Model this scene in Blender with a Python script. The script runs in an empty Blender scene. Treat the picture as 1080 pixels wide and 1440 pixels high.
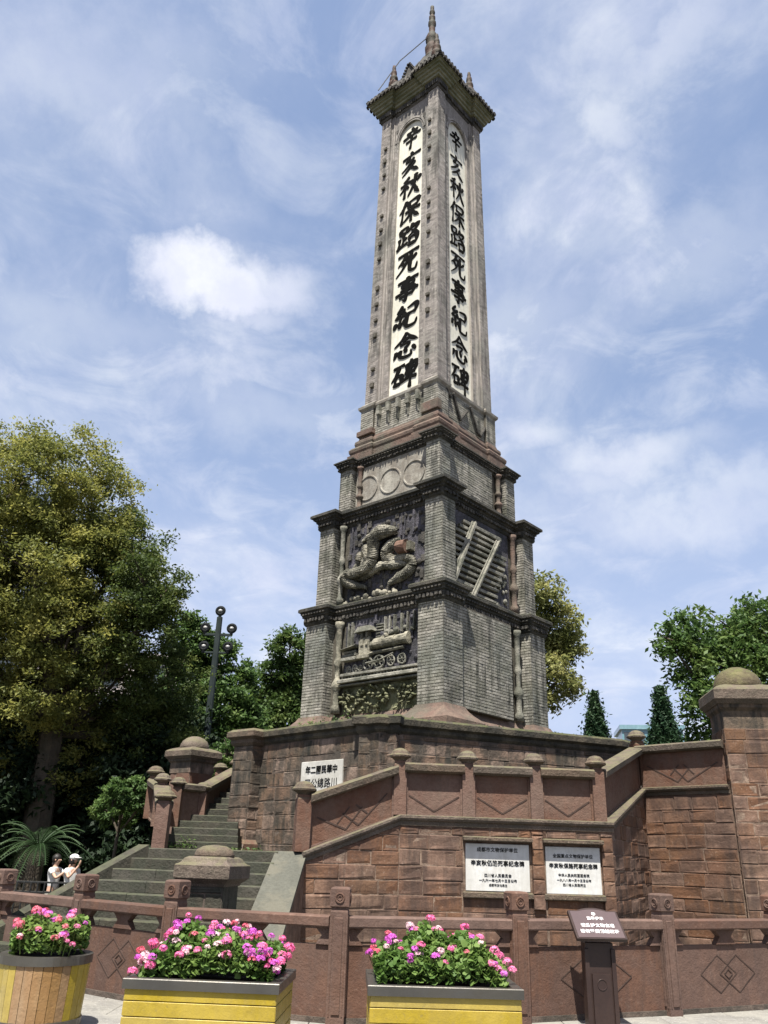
import bpy, math, random
import numpy as np
from mathutils import Vector, Matrix
random.seed(7); RNG = np.random.default_rng(11)
C = bpy.context.scene.collection
R = math.radians
sc = bpy.context.scene

# ------------------------------------------------------------------ camera, sky, sun, exposure
cam_d = bpy.data.cameras.new('camera'); cam = bpy.data.objects.new('camera', cam_d); C.objects.link(cam)
cam_d.sensor_fit = 'VERTICAL'; cam_d.sensor_height = 24.0; cam_d.lens = 18.95; cam_d.clip_end = 4000
cam.matrix_world = Matrix.Translation((0, 0, 1.6)) @ Matrix.Rotation(R(112.98), 4, 'X') @ Matrix.Rotation(R(1.85), 4, 'Z')
sc.camera = cam
SUN_EL, SUN_AZ = 65.0, -13.0          # azimuth from -Y (behind the camera) towards -X
sun_dir = Vector((math.sin(R(SUN_AZ)) * math.cos(R(SUN_EL)), -math.cos(R(SUN_AZ)) * math.cos(R(SUN_EL)), math.sin(R(SUN_EL))))
sd = bpy.data.lights.new('sun', 'SUN'); sun = bpy.data.objects.new('sun', sd); C.objects.link(sun)
sd.energy = 5.0; sd.angle = R(0.6); sd.color = (1.0, 0.95, 0.86)
sun.rotation_euler = sun_dir.to_track_quat('Z', 'Y').to_euler(); sun.location = (0, -20, 60)
sc.view_settings.view_transform = 'Standard'; sc.view_settings.look = 'None'
sc.view_settings.gamma = 1.0; sc.view_settings.use_curve_mapping = False
sc.view_settings.exposure = 1.25

world = bpy.data.worlds.new('World'); sc.world = world; world.use_nodes = True
nt = world.node_tree; nt.nodes.clear()
def wn(t, **k):
    n = nt.nodes.new(t)
    for a, b in k.items(): setattr(n, a, b)
    return n
L = nt.links.new
def wmath(op, a, b=None, c=None, clamp=False):
    n = wn('ShaderNodeMath', operation=op); n.use_clamp = clamp
    for i, x in enumerate((a, b, c)):
        if x is None: continue
        if isinstance(x, (int, float)): n.inputs[i].default_value = x
        else: L(x, n.inputs[i])
    return n.outputs[0]
def wvec(op, a, b):
    n = wn('ShaderNodeVectorMath', operation=op)
    for i, x in enumerate((a, b)):
        if isinstance(x, (tuple, list, Vector)): n.inputs[i].default_value = tuple(x)
        else: L(x, n.inputs[i])
    return n
def wnoise(vec, scale, detail=5, rough=.55, dist=0.0):
    n = wn('ShaderNodeTexNoise'); n.inputs['Scale'].default_value = scale; n.inputs['Detail'].default_value = detail
    n.inputs['Roughness'].default_value = rough; n.inputs['Distortion'].default_value = dist
    L(vec, n.inputs['Vector']); return n
tc = wn('ShaderNodeTexCoord')
dirv = tc.outputs['Generated']
sky = wn('ShaderNodeTexSky', sky_type='NISHITA'); sky.sun_disc = False
sky.sun_elevation = R(SUN_EL); sky.sun_rotation = math.atan2(sun_dir.x, sun_dir.y)
sky.altitude = 400; sky.air_density = 1.3; sky.dust_density = 2.2; sky.ozone_density = 1.2
sep = wn('ShaderNodeSeparateXYZ'); L(dirv, sep.inputs[0])
zc = wmath('ADD', wmath('MAXIMUM', sep.outputs[2], 0.0), 0.22)
px = wmath('DIVIDE', sep.outputs[0], zc); py = wmath('DIVIDE', sep.outputs[1], zc)
comb = wn('ShaderNodeCombineXYZ'); L(px, comb.inputs[0]); L(py, comb.inputs[1])
big = wnoise(comb.outputs[0], 1.15, 6, .56, .5)
mp = wn('ShaderNodeMapping'); mp.inputs['Scale'].default_value = (1.0, 0.55, 1); mp.inputs['Rotation'].default_value = (0, 0, R(35)); mp.inputs['Location'].default_value = (3.1, 1.7, 0)
L(comb.outputs[0], mp.inputs[0])
streak = wnoise(mp.outputs[0], 2.6, 8, .62, .35)
def ramp(fac, lo, hi):
    n = wn('ShaderNodeMapRange', interpolation_type='SMOOTHSTEP'); L(fac, n.inputs[0])
    n.inputs[1].default_value = lo; n.inputs[2].default_value = hi; return n.outputs[0]
veil = wmath('MULTIPLY', ramp(streak.outputs[0], .38, .68), ramp(big.outputs[0], .30, .62))
mott = wnoise(comb.outputs[0], 5.5, 7, .62, .6)
veil = wmath('ADD', wmath('MULTIPLY', veil, .58), wmath('MULTIPLY', wmath('MULTIPLY', ramp(mott.outputs[0], .42, .68), ramp(big.outputs[0], .22, .55)), .34), None, True)
warp = wnoise(dirv, 9.0, 6, .6)
wofs = wn('ShaderNodeVectorMath', operation='SUBTRACT'); L(warp.outputs[1], wofs.inputs[0]); wofs.inputs[1].default_value = (.5, .5, .5)
fine = wnoise(dirv, 26.0, 5, .6)
def cloud(c, wx, wz, strength, soft, wamp, tilt=0.0):
    """an elongated cumulus puff centred on direction c; wx, wz are its half sizes (radians)"""
    c = Vector(c).normalized(); a = c.cross(Vector((0, 0, 1))).normalized(); b = a.cross(c).normalized()
    a2 = a * math.cos(tilt) + b * math.sin(tilt); b2 = b * math.cos(tilt) - a * math.sin(tilt)
    w = wn('ShaderNodeVectorMath', operation='MULTIPLY_ADD'); L(wofs.outputs[0], w.inputs[0]); w.inputs[1].default_value = (wamp,) * 3; L(dirv, w.inputs[2])
    d = wvec('SUBTRACT', w.outputs[0], c).outputs[0]
    u = wmath('DIVIDE', wvec('DOT_PRODUCT', d, a2).outputs['Value'], wx)
    v = wmath('DIVIDE', wvec('DOT_PRODUCT', d, b2).outputs['Value'], wz)
    r = wmath('SQRT', wmath('ADD', wmath('MULTIPLY', u, u), wmath('MULTIPLY', v, v)))
    r = wmath('ADD', r, wmath('MULTIPLY', wmath('SUBTRACT', fine.outputs[0], .5), .55))
    return wmath('MULTIPLY', ramp(wmath('SUBTRACT', 1.0 + soft, r), 0.0, soft * 2), strength)
total = veil
for args in (((-.243, .757, .607), .055, .036, 1.0, .5, .11, 0), ((-.205, .765, .610), .065, .036, 1.0, .45, .11, 0),
             ((-.150, .766, .620), .055, .030, .8, .8, .14, 0), ((-.175, .785, .590), .05, .02, .6, .7, .12, 0),
             ((.2835, .850, .4436), .085, .030, .62, .8, .14, 0), ((.2537, .873, .4161), .06, .03, .5, .9, .14, 0),
             ((.175, .855, .487), .055, .028, .62, .8, .12, -.3), ((.235, .632, .738), .03, .035, .55, .8, .14, .5),
             ((-.36, .578, .733), .16, .07, .42, 1.0, .25, .4), ((.275, .571, .774), .06, .035, .5, .9, .2, .3),
             ((.346, .859, .377), .16, .035, .5, 1.0, .2, 0), ((.145, .80, .58), .10, .05, .35, 1.0, .2, .3),
             ((-.36, .76, .54), .14, .05, .3, 1.0, .2, 0), ((.325, .722, .611), .12, .05, .3, 1.0, .2, .3),
             ((-.176, .851, .495), .14, .04, .28, 1.0, .2, .1)):
    total = wmath('MAXIMUM', total, cloud(*args))
lowhaze = wmath('MULTIPLY', ramp(wmath('SUBTRACT', .62, sep.outputs[2]), 0.0, .62), .72)
total = wmath('MAXIMUM', total, 0.0)
# clear blue of the air, whitening towards the horizon
mixh = wn('ShaderNodeMix', data_type='RGBA'); L(lowhaze, mixh.inputs[0]); 
skb = wn('ShaderNodeMix', data_type='RGBA', blend_type='MULTIPLY'); skb.inputs[0].default_value = 1.0
L(sky.outputs[0], skb.inputs[6]); skb.inputs[7].default_value = (1.36, 1.15, 1.0, 1)
L(skb.outputs[2], mixh.inputs[6]); mixh.inputs[7].default_value = (6.5, 6.9, 8.5, 1)
base = wn('ShaderNodeMix', data_type='RGBA'); base.inputs[0].default_value = .42
L(mixh.outputs[2], base.inputs[6]); base.inputs[7].default_value = (3.6, 5.15, 8.8, 1)
mixc = wn('ShaderNodeMix', data_type='RGBA'); L(total, mixc.inputs[0])
L(base.outputs[2], mixc.inputs[6])
cl2 = wn('ShaderNodeMix', data_type='RGBA'); L(ramp(warp.outputs[0], .35, .7), cl2.inputs[0])
cl2.inputs[6].default_value = (6.9, 7.2, 8.5, 1); cl2.inputs[7].default_value = (8.9, 9.1, 9.4, 1)
L(cl2.outputs[2], mixc.inputs[7])
bg = wn('ShaderNodeBackground'); bg.inputs['Strength'].default_value = 0.050
L(mixc.outputs[2], bg.inputs[0]); wo = wn('ShaderNodeOutputWorld'); L(bg.outputs[0], wo.inputs[0])

# ------------------------------------------------------------------ materials
def material(name, cols, scale=3.0, island=0.35, objrand=0.0, bump=0.3, bscale=30.0, rough=0.9, streak=None, stain=None, moss=None, metal=0.0, spec=0.3, fleck=None, bump2=None):
    """cols: two base colours mixed by noise; island/objrand: how much each brick / each block differs; streak, stain, moss: (colour, amount)"""
    m = bpy.data.materials.new(name); m.use_nodes = True; t = m.node_tree; t.nodes.clear()
    N = lambda k: t.nodes.new(k); K = t.links.new
    out = N('ShaderNodeOutputMaterial'); p = N('ShaderNodeBsdfPrincipled'); K(p.outputs[0], out.inputs[0])
    p.inputs['Roughness'].default_value = rough; p.inputs['Metallic'].default_value = metal; p.inputs['Specular IOR Level'].default_value = spec
    g = N('ShaderNodeNewGeometry')
    def noise(sc_, det=4, rgh=.6, vec=None):
        n = N('ShaderNodeTexNoise'); n.inputs['Scale'].default_value = sc_; n.inputs['Detail'].default_value = det; n.inputs['Roughness'].default_value = rgh
        K(vec or g.outputs['Position'], n.inputs['Vector']); return n.outputs[0]
    def mr(f, lo, hi, a=0.0, b=1.0):
        n = N('ShaderNodeMapRange'); n.interpolation_type = 'SMOOTHSTEP'; K(f, n.inputs[0])
        for i, x in enumerate((lo, hi, a, b)): n.inputs[i + 1].default_value = x
        return n.outputs[0]
    def mth(op, a, b, clamp=False):
        n = N('ShaderNodeMath'); n.operation = op; n.use_clamp = clamp
        for i, x in enumerate((a, b)):
            if isinstance(x, (int, float)): n.inputs[i].default_value = x
            else: K(x, n.inputs[i])
        return n.outputs[0]
    def mixc(f, a, b, mode='MIX'):
        n = N('ShaderNodeMix'); n.data_type = 'RGBA'; n.blend_type = mode
        for i, x in ((0, f), (6, a), (7, b)):
            if isinstance(x, (int, float)): n.inputs[i].default_value = x
            elif isinstance(x, tuple): n.inputs[i].default_value = x + (1,) if len(x) == 3 else x
            else: K(x, n.inputs[i])
        return n.outputs[2]
    f = mr(noise(scale), .3, .7)
    col = mixc(f, cols[0], cols[1])
    if len(cols) > 2: col = mixc(mr(noise(scale * .45, 3), .48, .66), col, cols[2])
    if island:
        v = mr(g.outputs['Random Per Island'], 0, 1, 1 - island, 1 + island)
        cc = N('ShaderNodeCombineColor'); K(v, cc.inputs[0]); K(v, cc.inputs[1]); K(v, cc.inputs[2]); col = mixc(1.0, col, cc.outputs[0], 'MULTIPLY')
    if objrand:
        oi = N('ShaderNodeObjectInfo'); v = mr(oi.outputs['Random'], 0, 1, 1 - objrand, 1 + objrand)
        h = N('ShaderNodeHueSaturation'); K(v, h.inputs['Value']); K(mr(oi.outputs['Random'], 0, 1, 1.12, .82), h.inputs['Saturation']); K(col, h.inputs['Color']); col = h.outputs[0]
    fn = noise(scale * 9, 5, .7); col = mixc(mr(fn, .3, .75, 0, .35), col, tuple(c * .45 for c in cols[0]))
    if fleck: col = mixc(mr(noise(scale * 16, 3, .6), .60, .68, 0, fleck[1]), col, fleck[0])
    if streak:
        mpn = N('ShaderNodeMapping'); K(g.outputs['Position'], mpn.inputs[0]); mpn.inputs['Scale'].default_value = (1, 1, .11)
        s1 = mr(noise(5.0, 6, .68, mpn.outputs[0]), .44, .62)
        s2 = mr(noise(.9, 3), .34, .6); s = mth('MULTIPLY', mth('MULTIPLY', s1, s2), streak[1]); col = mixc(s, col, streak[0])
    if stain:
        col = mixc(mth('MULTIPLY', mr(noise(2.3, 6, .68), .42, .6), stain[1]), col, stain[0])
    if moss:
        sp = N('ShaderNodeSeparateXYZ'); K(g.outputs['Normal'], sp.inputs[0])
        mm = mth('MULTIPLY', mr(sp.outputs[2], .25, .8), mr(noise(6, 5), .38, .58)); col = mixc(mth('MULTIPLY', mm, moss[1]), col, moss[0])
    K(col, p.inputs['Base Color'])
    if bump:
        h1 = mth('ADD', mth('MULTIPLY', noise(bscale, 6, .65), 1.0), mth('MULTIPLY', noise(bscale * .22, 4, .6), 1.6))
        b = N('ShaderNodeBump'); b.inputs['Strength'].default_value = bump; b.inputs['Distance'].default_value = .02; K(h1, b.inputs['Height']); K(b.outputs[0], p.inputs['Normal'])
        K(mr(fn, .3, .8, max(0, rough - .12), min(1, rough + .08)), p.inputs['Roughness'])
    return m
SOOT = (.028, .027, .024); GREEN = (.055, .075, .022)
M = {
 'brick': material('weathered grey brick', ((0.235, 0.222, 0.194), (0.322, 0.306, 0.265), (0.165, 0.171, 0.152)), 1.1, .26, 0, .5, 60, streak=((.035, .036, .031), .9), stain=((.10, .105, .075), .4), fleck=((.46, .44, .39), .55)),
 'brick_shaft': material('grey brick of shaft', ((0.244, 0.220, 0.202), (0.322, 0.297, 0.268), (0.195, 0.189, 0.168)), .9, .20, 0, .45, 60, streak=((.04, .039, .035), .75), fleck=((.48, .46, .42), .4)),
 'mortar': material('old mortar', ((.065, .058, .045), (.11, .10, .08)), 6, 0, 0, .4, 60, streak=((.04, .04, .034), .6)),
 'plaster': material('weathered render', ((0.264, 0.251, 0.220), (0.334, 0.317, 0.273)), 1.5, 0, 0, .35, 30, stain=((.12, .10, .08), .6), streak=((.07, .06, .05), .6)),
 'dark_cornice': material('algae blackened cornice', ((.045, .043, .036), (.075, .068, .055)), 3, .2, 0, .9, 40, stain=((.018, .02, .018), .8), moss=((.05, .06, .025), .4)),
 'frieze': material('blackened carved frieze', ((.06, .056, .05), (.11, .10, .085)), 5, .35, 0, .7, 50, stain=((.02, .02, .018), .7)),
 'red_plinth': material('red sandstone moulding', ((0.119, 0.075, 0.060), (0.163, 0.118, 0.090), (0.106, 0.100, 0.075)), 2.5, .15, 0, .7, 30, stain=((.07, .055, .045), .55), streak=((.06, .05, .04), .6)),
 'block': material('red sandstone block', ((0.137, 0.071, 0.044), (0.180, 0.102, 0.064), (0.127, 0.075, 0.047)), 1.6, 0, .11, .38, 26, stain=((.06, .038, .03), .6), streak=((.04, .028, .023), .75), fleck=((.42, .33, .27), .22)),
 'block_stained': material('streaked sandstone block', ((0.144, 0.095, 0.068), (0.204, 0.140, 0.102), (0.121, 0.091, 0.064)), 2.0, 0, .22, .6, 26, stain=((.04, .035, .028), .8), streak=((.016, .017, .014), 1.0)),
 'joint': material('wall joint', ((0.110, 0.069, 0.046), (0.276, 0.202, 0.152)), 9, 0, 0, .5, 40, stain=((.07, .05, .04), .5)),
 'joint_dark': material('stained wall joint', ((.07, .055, .045), (.13, .10, .08)), 9, 0, 0, .5, 40, stain=((.03, .03, .025), .6)),
 'red_stone': material('dressed red sandstone', ((0.116, 0.061, 0.043), (0.149, 0.085, 0.061)), 1.7, 0, .08, .5, 40, stain=((.13, .09, .07), .4), streak=((.09, .065, .05), .4), moss=((.13, .12, .075), .55)),
 'cap_stone': material('lichen grey cap stone', ((0.089, 0.065, 0.048), (0.130, 0.098, 0.074)), 4, 0, .08, .9, 26, stain=((.07, .06, .045), .7), moss=((.12, .115, .06), .6), fleck=((.42, .36, .27), .35)),
 'coping_dark': material('mossy dark coping', ((.055, .048, .038), (.10, .085, .06)), 3, 0, 0, .9, 28, stain=((.02, .02, .016), .8), moss=((.075, .085, .03), .8)),
 'step': material('worn grey step stone', ((0.045, 0.042, 0.032), (0.068, 0.062, 0.048)), 2, 0, .12, .7, 30, stain=((.035, .038, .027), .8), streak=((.03, .03, .024), .6), moss=((.09, .10, .05), .35)),
 'ramp_stone': material('pale cheek slab', ((0.072, 0.073, 0.060), (0.093, 0.093, 0.076)), 2.4, 0, 0, .6, 30, stain=((.13, .12, .09), .5)),
 'fence': material('fence sandstone', ((0.108, 0.058, 0.041), (0.132, 0.076, 0.055), (0.095, 0.055, 0.040)), 1.3, 0, .11, .35, 45, stain=((.085, .055, .045), .5), streak=((.05, .035, .03), .55), fleck=((.40, .31, .25), .10)),
 'groove': material('soot and shade line', ((.045, .028, .022), (.07, .045, .035)), 8, 0, 0, .2, 40),  # for raised strips, coloured like the soot and shadow of a cut groove
 'slab': material('pale paving slab', ((0.170, 0.164, 0.150), (0.208, 0.199, 0.183)), 1.5, 0, .06, .5, 34, stain=((.26, .25, .22), .55), fleck=((.60, .59, .56), .35)),
 'soil_ground': material('dark brown earth', ((.07, .058, .042), (.11, .09, .065)), 1.2, 0, 0, .8, 14, stain=((.04, .045, .02), .6)),  # even dark soil tone over the whole park ground
 'panel_white': material('whitewashed panel', ((0.577, 0.561, 0.477), (0.649, 0.634, 0.552)), 1.2, 0, 0, .12, 30, rough=.8, streak=((.42, .41, .33), .5)),
 'ink': material('black painted character', ((.004, .004, .004), (.007, .007, .006)), 8, 0, 0, 0, rough=.9, spec=.05),
 'marble': material('white marble plaque', ((0.528, 0.528, 0.512), (0.592, 0.592, 0.576)), 1.4, 0, 0, .05, 30, rough=.35, stain=((.42, .41, .38), .35), streak=((.36, .35, .31), .45)),
 'marble_old': material('old marble plaque', ((0.440, 0.432, 0.400), (0.544, 0.536, 0.504)), 2.4, 0, 0, .1, 30, rough=.5, stain=((.36, .35, .31), .6)),
 'roof_tile': material('dark roof tile', ((.05, .047, .042), (.09, .082, .07)), 4, .4, 0, .8, 30, moss=((.11, .12, .05), .6), stain=((.02, .02, .02), .6)),
 'soffit': material('mossy eaves moulding', ((0.129, 0.129, 0.082), (0.204, 0.197, 0.136)), 3, 0, 0, .6, 26, stain=((.06, .07, .03), .6)),
 'finial': material('glazed brown finial', ((.045, .024, .019), (.08, .048, .034)), 9, 0, 0, .5, 40, rough=.75, spec=.15, stain=((.03, .035, .025), .8)),
 'relief_light': material('cream relief stucco', ((0.248, 0.230, 0.179), (0.340, 0.317, 0.248)), 5, .1, 0, .9, 60, stain=((.06, .06, .045), .85)),
 'relief_mid': material('grey relief stucco', ((0.163, 0.158, 0.134), (0.250, 0.240, 0.202)), 6, .25, 0, .8, 40, stain=((.05, .055, .04), .7)),
 'relief_dark': material('porcelain shard ground', ((0.038, 0.037, 0.043), (0.090, 0.084, 0.102)), 7, .2, 0, .9, 36, stain=((.02, .022, .022), .6), fleck=((.22, .21, .25), .4)),
 'relief_green': material('mossy relief', ((0.104, 0.112, 0.060), (0.176, 0.172, 0.108)), 5, .3, 0, .8, 40, stain=((.045, .05, .02), .7)),
 'relief_red': material('faded red relief', ((0.129, 0.067, 0.048), (0.162, 0.106, 0.078)), 8, 0, 0, .7, 40),
 'yellow': material('yellow painted board', ((0.312, 0.235, 0.043), (0.356, 0.269, 0.062)), 2.0, 0, .05, .15, 60, rough=.5, stain=((.40, .30, .05), .4), streak=((.27, .20, .05), .5), fleck=((.15, .12, .07), .30)),
 'wood': material('bare pine stave', ((0.230, 0.137, 0.061), (0.302, 0.194, 0.094)), 3.0, 0, .12, .3, 50, rough=.65, streak=((.25, .14, .06), .6)),
 'steel': material('brushed steel rim', ((0.120, 0.114, 0.105), (0.162, 0.156, 0.144)), 2, 0, 0, .05, 80, rough=.42, metal=.75, stain=((.13, .12, .10), .5)),
 'potting': material('potting soil', ((.03, .022, .016), (.05, .036, .025)), 8, 0, 0, .8, 30),
 'sign_brown': material('dark brown sign metal', ((0.031, 0.019, 0.017), (0.041, 0.026, 0.022)), 3, 0, 0, .04, 40, rough=.45),
 'sign_face': material('mauve brown sign face', ((0.078, 0.056, 0.058), (0.096, 0.069, 0.070)), 2, 0, 0, .02, 40, rough=.4),
 'white_paint': material('white lettering', ((.78, .76, .76), (.84, .82, .82)), 2, 0, 0, 0, rough=.5),
 'iron': material('black iron', ((.012, .013, .013), (.022, .022, .022)), 4, 0, 0, .05, 40, rough=.5),
 'lamp_metal': material('grey green lamp metal', ((0.022, 0.030, 0.031), (0.035, 0.045, 0.045)), 3, 0, 0, .05, 40, rough=.8, spec=.1),
 'globe': material('dark ring of lamp', ((.008, .01, .012), (.014, .016, .018)), 3, 0, 0, 0, rough=.7, spec=.1),
 'globe_white': material('opal lamp glass', ((0.350, 0.350, 0.350), (0.380, 0.380, 0.380)), 3, 0, 0, 0, rough=.25),
 'bark': material('bark', ((.05, .04, .03), (.09, .07, .05)), 3, 0, 0, 1.0, 18, stain=((.03, .032, .02), .5)),
 'skin': material('skin', ((.42, .26, .19), (.46, .29, .21)), 3, 0, 0, 0, rough=.6),
 'shirt': material('white cotton', ((0.560, 0.560, 0.552), (0.608, 0.608, 0.600)), 4, 0, 0, .2, 12, rough=.9),
 'shorts': material('pale denim', ((.42, .47, .55), (.52, .57, .64)), 4, 0, 0, .2, 12, rough=.9),
 'trousers': material('khaki cloth', ((.30, .29, .24), (.36, .35, .30)), 4, 0, 0, .2, 12, rough=.9),
 'hair': material('black hair', ((.012, .010, .009), (.02, .017, .015)), 9, 0, 0, .4, 40, rough=.5),
 'pink_wall': material('pale facade', ((0.416, 0.368, 0.360), (0.480, 0.432, 0.416)), .5, 0, 0, .05, 6),
 'teal_glass': material('blue green curtain glass', ((.10, .20, .24), (.17, .30, .34)), .3, 0, .15, 0, rough=.2, spec=.6),
 'dark_glass': material('dark window glass', ((.03, .04, .05), (.06, .07, .08)), .5, 0, 0, 0, rough=.15, spec=.6),
}
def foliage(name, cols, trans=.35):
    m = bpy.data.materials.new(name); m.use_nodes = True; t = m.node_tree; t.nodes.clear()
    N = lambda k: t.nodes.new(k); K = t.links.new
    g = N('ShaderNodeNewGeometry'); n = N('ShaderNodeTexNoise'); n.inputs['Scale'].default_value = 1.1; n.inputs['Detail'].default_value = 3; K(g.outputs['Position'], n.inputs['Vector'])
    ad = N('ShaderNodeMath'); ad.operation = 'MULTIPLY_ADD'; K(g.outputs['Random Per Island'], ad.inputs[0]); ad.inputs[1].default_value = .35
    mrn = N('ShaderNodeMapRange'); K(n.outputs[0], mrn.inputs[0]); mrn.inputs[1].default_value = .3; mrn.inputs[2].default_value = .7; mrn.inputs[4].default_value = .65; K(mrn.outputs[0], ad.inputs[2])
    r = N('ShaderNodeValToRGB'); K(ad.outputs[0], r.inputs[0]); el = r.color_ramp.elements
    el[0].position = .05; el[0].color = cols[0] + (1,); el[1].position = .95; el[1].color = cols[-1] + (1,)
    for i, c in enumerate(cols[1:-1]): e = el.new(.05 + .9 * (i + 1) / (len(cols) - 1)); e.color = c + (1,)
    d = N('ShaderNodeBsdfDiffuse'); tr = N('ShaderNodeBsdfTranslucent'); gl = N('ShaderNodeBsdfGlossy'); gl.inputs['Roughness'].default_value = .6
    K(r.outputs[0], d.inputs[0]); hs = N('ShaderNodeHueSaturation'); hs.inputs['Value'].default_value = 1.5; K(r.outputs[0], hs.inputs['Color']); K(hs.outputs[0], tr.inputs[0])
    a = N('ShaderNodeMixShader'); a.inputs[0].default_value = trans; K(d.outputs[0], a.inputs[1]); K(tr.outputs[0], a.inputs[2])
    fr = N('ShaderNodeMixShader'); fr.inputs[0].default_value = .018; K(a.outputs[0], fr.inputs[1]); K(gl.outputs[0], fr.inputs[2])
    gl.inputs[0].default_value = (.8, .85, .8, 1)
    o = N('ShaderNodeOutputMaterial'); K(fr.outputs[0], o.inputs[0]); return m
M['relief_scaled'] = material('scaly carved stucco', ((.22, .205, .165), (.34, .32, .26), (.15, .145, .115)), 3.5, 0, 0, .6, 40, stain=((.05, .05, .038), .85))
_t = M['relief_scaled'].node_tree; _p = next(n for n in _t.nodes if n.type == 'BSDF_PRINCIPLED'); _b = _t.nodes.new('ShaderNodeBump'); _v = _t.nodes.new('ShaderNodeTexVoronoi'); _g = _t.nodes.new('ShaderNodeNewGeometry')
_v.inputs['Scale'].default_value = 19; _v.inputs['Randomness'].default_value = .35; _t.links.new(_g.outputs['Position'], _v.inputs['Vector']); _b.inputs['Distance'].default_value = .035; _b.inputs['Strength'].default_value = 1.0; _b.invert = True
_t.links.new(_v.outputs['Distance'], _b.inputs['Height']); _t.links.new(_p.inputs['Normal'].links[0].from_socket, _b.inputs['Normal']); _t.links.new(_b.outputs[0], _p.inputs['Normal'])
M.update({
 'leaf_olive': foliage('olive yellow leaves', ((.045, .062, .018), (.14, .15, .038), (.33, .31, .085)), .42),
 'leaf_green': foliage('mid green leaves', ((0.024, 0.050, 0.015), (0.055, 0.092, 0.024), (0.111, 0.142, 0.039))),
 'leaf_bright': foliage('bright green leaves', ((0.029, 0.061, 0.019), (0.062, 0.109, 0.028), (0.125, 0.172, 0.047))),
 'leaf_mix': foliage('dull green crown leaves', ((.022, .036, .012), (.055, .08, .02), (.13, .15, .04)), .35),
 'leaf_dark': foliage('deep shade leaves', ((.005, .012, .005), (.011, .022, .009), (.022, .038, .014)), .15),  # near-black leaf colour paints in the deep shade under the big crown
 'leaf_pale': foliage('yellowish loose leaves', ((.08, .10, .03), (.17, .18, .06), (.32, .30, .12))),
 'leaf_conifer': foliage('blue green needles', ((.012, .032, .016), (.022, .05, .022), (.04, .07, .03)), .15),
 'leaf_geranium': foliage('geranium leaves', ((.035, .075, .018), (.075, .14, .03), (.16, .23, .06)), .35),
 'leaf_cycad': foliage('cycad leaflets', ((0.013, 0.029, 0.012), (0.026, 0.052, 0.019), (0.046, 0.078, 0.029)), .2),
 'petal_magenta': foliage('violet magenta petals', ((.42, .05, .36), (.55, .10, .48), (.62, .20, .56)), .3),
 'petal_pink': foliage('pink petals', ((.62, .07, .26), (.72, .16, .36), (.78, .30, .48)), .3),
 'petal_coral': foliage('coral red petals', ((.55, .06, .12), (.63, .13, .20), (.70, .25, .30)), .3),
 'petal_pale': foliage('pale pink petals', ((.60, .36, .42), (.68, .46, .51), (.72, .58, .60)), .3),
})

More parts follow.
